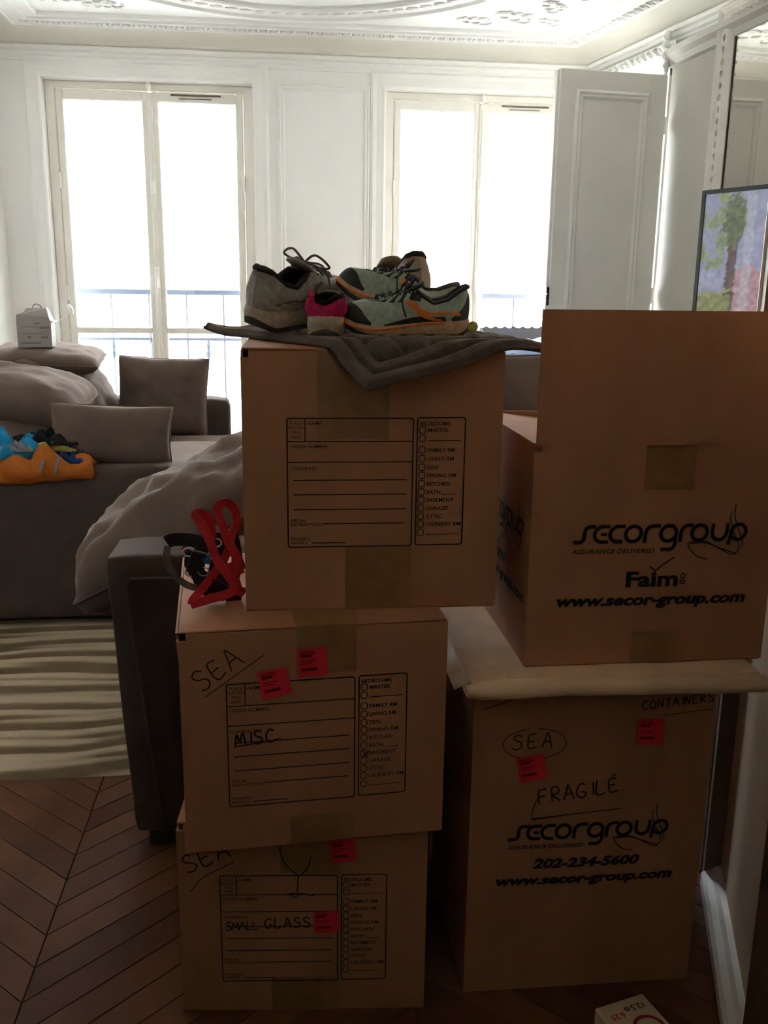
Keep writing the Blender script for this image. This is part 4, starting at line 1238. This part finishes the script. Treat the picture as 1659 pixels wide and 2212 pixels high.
# ------------------------------------------------------------------ shoes
HW = [(0, 0), (.012, .013), (.04, .0235), (.09, .030), (.17, .0335), (.3, .0325), (.42, .033), (.55, .039), (.68, .0455), (.78, .046), (.87, .040), (.94, .029), (.985, .014), (1, 0)]
TT = [(0, .004, 0, .103), (.06, .006, .010, .104), (.13, .016, .021, .099), (.22, .045, .0275, .078), (.34, .075, .0275, .070), (.45, .098, .025, .084), (.53, .115, .021, .094), (.64, .138, .0185, .089), (.76, .160, .0165, .081), (.88, .178, .0135, .073), (.96, .189, .006, .069), (1, .191, 0, .068)]


TT1 = [(0, .002, 0, .060), (.05, .003, .012, .064), (.10, .006, .025, .072), (.16, .016, .031, .074), (.28, .05, .034, .066), (.4, .085, .033, .064), (.53, .115, .026, .078), (.64, .138, .020, .08), (.76, .160, .0165, .076), (.88, .178, .0135, .070), (.96, .189, .006, .066), (1, .191, 0, .065)]


def sole_z(x): return lerp_tab([(0, .038), (.08, .037), (.14, .030), (.2, .024), (.24, .030), (.265, .042)], x)[0]


def sole_b(x): return .014 * max(0, 1 - x / .028) ** 1.5 + .026 * max(0, (x - .19) / .075) ** 2


def base_pt(tau, side, ex=1.0):
    xl = .265 * (1 - cos(pi * tau)) / 2; hwv = lerp_tab(HW, xl / .265)[0] * ex
    xx = .1325 + (xl - .1325) * (1 + (ex - 1) * .35)
    return Vector((xx, side * hwv, 0)), xl


CURTT = [TT]


def upper_pt(tau, s, side, off=0.0):
    def P(ta, ss):
        ta = max(0, min(1, ta)); B, xl = base_pt(ta, side); B.z = sole_z(xl) - .004
        t_ = lerp_tab(CURTT[0], ta); Tp = Vector((t_[0], side * t_[1], t_[2]))
        toe = smooth01(.55, .92, ta); heel = 1 - smooth01(.0, .12, ta)
        q = B.lerp(Tp, ss); bb = sin(pi * ss)
        q.y += side * bb * .007 * (1 - toe) * (1 - heel); q.x -= heel * bb * .004
        q.z += toe * bb * .016; q.x += toe * bb * .014 * smooth01(.8, 1, ta); q.y += side * toe * bb * .007 * (1 - smooth01(.93, 1, ta))
        q.z -= 0.0
        return q
    p = P(tau, s)
    if off:
        du = P(tau + .01, s) - P(tau - .01, s); dv_ = P(tau, min(1, s + .02)) - P(tau, max(0, s - .02))
        n = du.cross(dv_); n = n.normalized() if n.length > 1e-9 else Vector((0, 0, 1))
        c = p - Vector((p.x, 0, .04))
        if n.dot(p - Vector((min(max(p.x, .04), .2), 0, .035))) < 0: n = -n
        p = p + n * off
    return p


def shoe(label, loc, rot, pal, group, style=0, laces=True, scale=1.0):
    """pal: upper, overlay, midsole, outsole, lining, lace, accent"""
    U_, OV, MS, OS, LN, LC, AC = pal
    r = thing('running_shoe', label, 'shoe', loc, rot, group); r.scale = (scale,) * 3
    N = 40; S = 12; CURTT[0] = TT1 if style == 1 else TT
    mb = MB(); rows = []
    for k in range(2 * N):
        side = 1 if k < N else -1; tau = (k / N) if k < N else (2 - k / N)
        rows.append([upper_pt(tau, j / S, side) for j in range(S + 1)])
    mb.grid(rows, cu=True)
    up = mb.build('upper', [U_, LN], r, True, weld=1e-5)
    md = up.modifiers.new('padding', 'SOLIDIFY'); md.thickness = .0045; md.offset = -1; md.material_offset = 1
    # midsole and outsole
    def ringp(ex, zf): return [(lambda q: (q[0].x, q[0].y, zf(q[1])))(base_pt(k / N if k < N else 2 - k / N, 1 if k < N else -1, ex)) for k in range(2 * N)]
    mb = MB()
    mb.grid([ringp(1.0, lambda x: sole_z(x) + .002), ringp(1.06, lambda x: sole_z(x) - .002), ringp(1.10, lambda x: .55 * sole_z(x) + .45 * sole_b(x)), ringp(1.06, lambda x: sole_b(x) + .009), ringp(1.03, lambda x: sole_b(x) + .007)], cv=True)
    k0 = len(mb.v) - 2 * N
    mid = mb.build('midsole', MS, r, True)
    mb = MB(); top = ringp(1.06, lambda x: sole_b(x) + .009); bot = ringp(1.03, lambda x: sole_b(x))
    mb.grid([top, bot], cv=True)
    for k in range(N - 1):
        a, b, c, d = k, k + 1, (2 * N - k - 1) % (2 * N), (2 * N - k) % (2 * N)
        mb.f.append((2 * N + a, 2 * N + b, 2 * N + c, 2 * N + d) if k else (2 * N + a, 2 * N + b, 2 * N + c)); mb.mi.append(0)
    mb.build('outsole', OS, r)
    mb = MB(); ins = ringp(.86, lambda x: .036)
    k0 = len(mb.v); mb.v += ins
    for k in range(N - 1):
        a, b, c, d = k, k + 1, (2 * N - k - 1) % (2 * N), (2 * N - k) % (2 * N)
        mb.f.append((a, b, c, d) if k else (a, b, c)); mb.mi.append(0)
    mb.build('insole', LN, r)
    # collar padding
    cps = [upper_pt(t, 1, 1) for t in linsp(.5, 0, 16)] + [upper_pt(t, 1, -1) for t in linsp(0, .5, 16)][1:]
    mb = MB(); mb.tube([p + Vector((0, -.003 * (1 if p.y > 0 else -1) if abs(p.y) > .004 else 0, -.001)) for p in cps], .0055, 8); mb.build('collar', LN, up, True)
    # tongue
    mb = MB(); rows = []
    for i in range(9):
        t = i / 8; cx = .186 - .085 * t; cz = .060 + (.020 if style == 1 else .048) * t ** .9; w = .016 + .008 * sin(pi * min(1, t * 1.2) * .5)
        rows.append([(cx - .006 * (1 - (v / 3) ** 2) * t, w * v / 3, cz + .006 * (1 - (v / 3) ** 2)) for v in range(-3, 4)])
    mb.grid(rows); tg = mb.build('tongue', OV, r, True); md = tg.modifiers.new('pad', 'SOLIDIFY'); md.thickness = .005
    # overlays

    def patch(name, side, tl, m_, parent=up, off=.0012, n=10):
        mb = MB(); rows = []
        for i in range(n + 1):
            t = i / n; ta, s0, s1_ = lerp_tab(tl, t * (tl[-1][0] - tl[0][0]) + tl[0][0]) if False else (None, None, None)
            x = tl[0][0] + (tl[-1][0] - tl[0][0]) * t
            s0, s1_ = lerp_tab(tl, x)
            rows.append([upper_pt(x, s0 + (s1_ - s0) * j / 5, side, off) for j in range(6)])
        mb.grid(rows); return mb.build(name, m_, parent, True)

    def swipe(name, side, pts, w, m_, off=.002):
        mb = MB(); pts = [q.xy for q in spline([(a, b, 0) for a, b in pts], 5)]; rows = []
        for i, q in enumerate(pts):
            t = pts[min(len(pts) - 1, i + 1)] - pts[max(0, i - 1)]; t = Vector((t.x * .3, t.y * .07)).normalized(); nn = Vector((-t.y / .3, t.x / .07))
            ww = w * (1 if 0 < i < len(pts) - 1 else .3) / 2
            rows.append([upper_pt(q.x + nn.x * ww * k, max(0, min(1, q.y + nn.y * ww * k)), side, off) for k in (-1, 0, 1)])
        mb.grid(rows); return mb.build(name, m_, up, True)

    for side in (1, -1):
        patch('heel_counter', side, [(0.0, .02, .8), (.06, .02, .75), (.14, .02, .45), (.24, .02, .2)] if style != 1 else [(0.0, .0, .97), (.2, .0, .97), (.36, .0, .97), (.46, .0, .5)], OV if style != 1 else AC)
        patch('toe_cap', side, [(.70, .0, .12), (.82, .0, .30), (.92, .0, .42), (1.0, .0, .48)], OV)
        patch('eyestay', side, [(.46, .80, 1.0), (.6, .72, 1.0), (.8, .70, 1.0), (.96, .75, 1.0)], OV, off=.0016)
        if style in (0, 2):
            swipe('side_stripe', side, [(.16, .25), (.28, .5), (.4, .45), (.52, .72)], .009 if style == 2 else .005, AC)
            swipe('side_stripe', side, [(.30, .08), (.42, .35), (.5, .62), (.6, .78)], .011 if style == 2 else .005, AC)
            if style == 0: swipe('silver_strip', side, [(.05, .55), (.2, .35), (.34, .22), (.5, .12)], .006, GREYO); swipe('silver_strip', side, [(.08, .3), (.25, .12), (.45, .3), (.6, .5)], .005, CREAMS)
            patch('saddle', side, [(.28, .0, .30), (.4, .0, .34), (.52, .0, .22), (.62, .0, .1)], OV)
    if style == 2:      # zig-zag edge along the lacing
        for side in (1, -1):
            for k in range(5):
                tt = .55 + k * .075
                patch('lace_tab', side, [(tt, .78, 1.0), (tt + .022, .62, 1.0), (tt + .044, .78, 1.0)], U_, off=.003, n=4)
    if style == 1:
        mb = MB(); mb.ribbon([(.0, .022, .060), (-.004, .023, .074), (.001, .024, .083), (.007, .023, .076), (.008, .022, .064)], (0, 1, 0), .010, .002); mb.build('pull_tab', AC, r)
    if U_ is MINT:
        mb = MB(); mb.tube([(-.002, -.012, .016), (-.012, 0, .020), (-.002, .012, .016)], [.006, .012, .006], 8); mb.build('heel_tip', YEL, mid, True)
        for side in (1, -1):
            mb = MB(); mb.tube([(lambda q: (q[0].x, q[0].y * 1.0, sole_z(q[1]) - .006))(base_pt(t, side, 1.075)) for t in linsp(.3, .97, 18)], .0026, 6); mb.build('midsole_stripe', ORNG, mid, True)
    # laces
    if laces:
        for k in range(5):
            ta = .56 + k * .088
            a, b = upper_pt(ta, .93, 1, .003), upper_pt(ta + .03, .93, -1, .003)
            mdp = (a + b) / 2 + Vector((0, 0, .007))
            mb = MB(); mb.tube(spline([a, a.lerp(mdp, .6) + Vector((0, 0, .004)), mdp, b.lerp(mdp, .6) + Vector((0, 0, .004)), b], 4), .0023, 6); mb.build('lace', LC, r, True)
        kn = (upper_pt(.56, 1, 1) + upper_pt(.56, 1, -1)) / 2 + Vector((.0, 0, .012))
        mb = MB()
        for sgn_ in (1, -1):
            mb.tube(spline([kn, kn + Vector((-.005, sgn_ * .025, .018)), kn + Vector((.004, sgn_ * .05, .004)), kn + Vector((.012, sgn_ * .03, -.004)), kn + Vector((.004, 0, 0))], 6), .0022, 6)
            mb.tube(spline([kn, kn + Vector((.012, sgn_ * .03, .0)), kn + Vector((.02, sgn_ * .045, -.03)), kn + Vector((.012, sgn_ * .05, -.06))], 6), .0020, 6)
        mb.build('lace_bow', LC, r, True)
    return r


def fab(n, c, rough=.8): return mat(n, c, rough, .25, nscale=90, namt=.3, bump=.35, bscale=420)


GREYM = fab('grey_mesh', (.30, .265, .225)); GREYO = fab('silver_grey_overlay', (.36, .33, .30), .5); DKM = fab('dark_lining', (.03, .026, .028)); CREAMS = fab('cream_midsole', (.50, .42, .32), .6)
DKS = fab('dark_outsole', (.05, .05, .055), .7); LACEG = fab('grey_lace', (.22, .20, .19)); PINKM = fab('magenta_knit', (.55, .02, .11)); MINT = fab('mint_mesh', (.38, .47, .40)); BLKO = fab('black_overlay', (.035, .04, .04), .6)
ORNG = fab('orange_overlay', (.72, .20, .035), .5); TANM = fab('tan_leather', (.36, .28, .20), .6); BROWNL = fab('brown_lace', (.075, .055, .05)); YEL = fab('yellow_green_heel', (.5, .5, .12), .6); SALM = fab('peach_midsole', (.55, .36, .23), .6); CHAR = fab('charcoal_mesh', (.06, .05, .05)); REDDOT = fab('brownish_overlay', (.12, .10, .09), .6)
ZM = MATZ + .009
palA = (GREYM, GREYO, CREAMS, DKS, DKM, LACEG, REDDOT)
palB = (GREYO, GREYM, CREAMS, CREAMS, DKM, LACEG, PINKM)
palC = (MINT, BLKO, SALM, DKS, CHAR, BROWNL, ORNG)
palE = (TANM, TANM, CREAMS, DKS, CHAR, BROWNL, CHAR)
G = 'shoes on the mat'
shoe('grey mesh running shoe with its heel out, beside the pink shoe', (-.055, 1.675, ZM + .006), (radians(14), radians(-5), radians(50)), palA, G, 0, scale=1.06)
shoe('grey mesh running shoe whose rounded heel shows behind the pink shoe', (.135, 1.885, ZM), (0, 0, radians(128)), palA, G, 0, laces=False, scale=.95)
shoe('magenta shoe with cream sole and its heel to the front', (.070, 1.590, ZM), (0, 0, radians(82)), palB, G, 1, laces=False, scale=.90)
shoe('mint and black running shoe with orange side mark, lying in front of its pair', (.322, 1.630, ZM), (radians(-6), 0, radians(177)), palC, G, 2, scale=.83)
shoe('mint and black running shoe propped behind its pair, toe raised', (.305, 1.745, ZM + .006), (0, radians(-16), radians(178)), palC, G, 2, scale=.83)
shoe('tan shoe with a charcoal top, heel up at the back of the pile', (.272, 1.848, ZM + .036), (radians(2), radians(8), radians(112)), palE, G, 2, laces=False, scale=1.1)

# ------------------------------------------------------------------ strap harness on the middle box
HRN = thing('harness', 'tangled red and black strap harness on the middle box beside the top box', 'harness', (-.15, 1.6, .811))
REDW = mat('red_webbing', (.50, .022, .03), .7, .25, nscale=120, namt=.2, bump=.4, bscale=600)
BLKW = mat('black_webbing', (.014, .013, .014), .6, .3, nscale=120, namt=.2, bump=.4, bscale=600)
GRYW = mat('grey_brown_webbing', (.13, .10, .085), .7, .25, nscale=90, namt=.4, bump=.4, bscale=600)
HO = Vector((-.15, 1.6, .811))


def strap(name, pts, w, m_, wd_=None, th=.0022, n=7):
    P = [at(x, y, Y) - HO for x, y, Y in pts]; P = spline(P, n)
    mb = MB(); dirs = []
    for i, p in enumerate(P):
        t = (P[min(len(P) - 1, i + 1)] - P[max(0, i - 1)]).normalized()
        d = t.cross(Vector((.25, -1, .2))); dirs.append(d if wd_ is None else Vector(wd_))
    mb.ribbon(P, dirs, w, th); return mb.build(name, m_, HRN)


strap('red_strap', [(412, 1306, 1.53), (452, 1294, 1.525), (498, 1280, 1.53), (503, 1262, 1.535), (485, 1232, 1.54), (466, 1205, 1.545), (452, 1165, 1.55), (432, 1125, 1.56), (422, 1112, 1.565), (430, 1108, 1.585), (447, 1118, 1.60), (455, 1140, 1.60), (458, 1165, 1.60)], .0155, REDW)
strap('red_strap', [(414, 1306, 1.532), (418, 1294, 1.545), (442, 1266, 1.56), (465, 1236, 1.57), (488, 1200, 1.58), (500, 1172, 1.585)], .0145, REDW)
strap('red_strap', [(520, 1240, 1.55), (510, 1205, 1.56), (492, 1170, 1.57), (482, 1138, 1.58), (470, 1108, 1.585), (474, 1090, 1.59), (490, 1086, 1.60), (506, 1100, 1.605), (512, 1130, 1.60), (502, 1152, 1.58), (498, 1175, 1.57), (512, 1200, 1.57), (524, 1230, 1.57)], .0145, REDW)
strap('red_strap', [(498, 1215, 1.6), (508, 1250, 1.59), (518, 1280, 1.58), (524, 1268, 1.58)], .015, REDW)
strap('red_strap', [(404, 1160, 1.66), (415, 1159, 1.66), (428, 1164, 1.655)], .01, REDW)
strap('red_strap', [(396, 1190, 1.66), (402, 1185, 1.66), (404, 1196, 1.66)], .012, REDW)
strap('black_strap', [(360, 1172, 1.64), (372, 1166, 1.64), (395, 1165, 1.64), (420, 1168, 1.64), (436, 1180, 1.63), (430, 1205, 1.62), (428, 1235, 1.61), (436, 1262, 1.60), (455, 1280, 1.59)], .024, BLKW)
strap('black_strap', [(420, 1190, 1.645), (415, 1215, 1.64), (428, 1240, 1.63), (450, 1258, 1.62), (480, 1262, 1.61), (500, 1285, 1.60), (522, 1290, 1.60)], .028, BLKW)
strap('black_strap', [(458, 1150, 1.64), (470, 1165, 1.635), (478, 1190, 1.63), (470, 1225, 1.62), (462, 1260, 1.61), (468, 1288, 1.60)], .030, BLKW)
strap('black_strap', [(500, 1150, 1.65), (508, 1180, 1.64), (512, 1215, 1.63), (505, 1250, 1.62)], .02, BLKW)
strap('grey_strap', [(362, 1180, 1.63), (360, 1200, 1.62), (366, 1225, 1.61), (382, 1248, 1.60), (405, 1264, 1.595), (425, 1270, 1.595)], .012, GRYW)
strap('blue_label', [(444, 1200, 1.60), (447, 1212, 1.6), (446, 1218, 1.6)], .014, BLUE)
strap('silver_patch', [(458, 1140, 1.63), (470, 1143, 1.62), (476, 1142, 1.62)], .013, GREYO)
for x, y, Y in ((413, 1235, 1.61), (440, 1234, 1.605), (466, 1172, 1.615), (408, 1192, 1.64)):
    p = at(x, y, Y) - HO; mb = MB(); mb.tube([p + Vector((.010 * cos(a), -.002, .008 * sin(a))) for a in [2 * pi * k / 14 for k in range(14)]], .0016, 6, closed=True); mb.build('metal_ring', STEEL, HRN, True)
p = at(425, 1215, 1.605) - HO; mb = MB(); M_ = Matrix.Translation(p) @ Euler((.2, .3, .1)).to_matrix().to_4x4(); mb.box(-.014, .014, -.006, .006, -.022, .022, M_, bev=.003); mb.build('buckle', BLACKP, HRN)
p = at(470, 1272, 1.575) - HO; mb = MB(); M_ = Matrix.Translation(p) @ Euler((.2, -.9, .1)).to_matrix().to_4x4(); mb.box(-.014, .014, -.006, .006, -.024, .024, M_, bev=.003); mb.build('buckle', BLACKP, HRN)

# ------------------------------------------------------------------ flat print
flush_text()
for mb, nm, mt, par, lab in PENDING:
    o = mb.build(nm, mt, par)
    if lab: o['label'] = lab
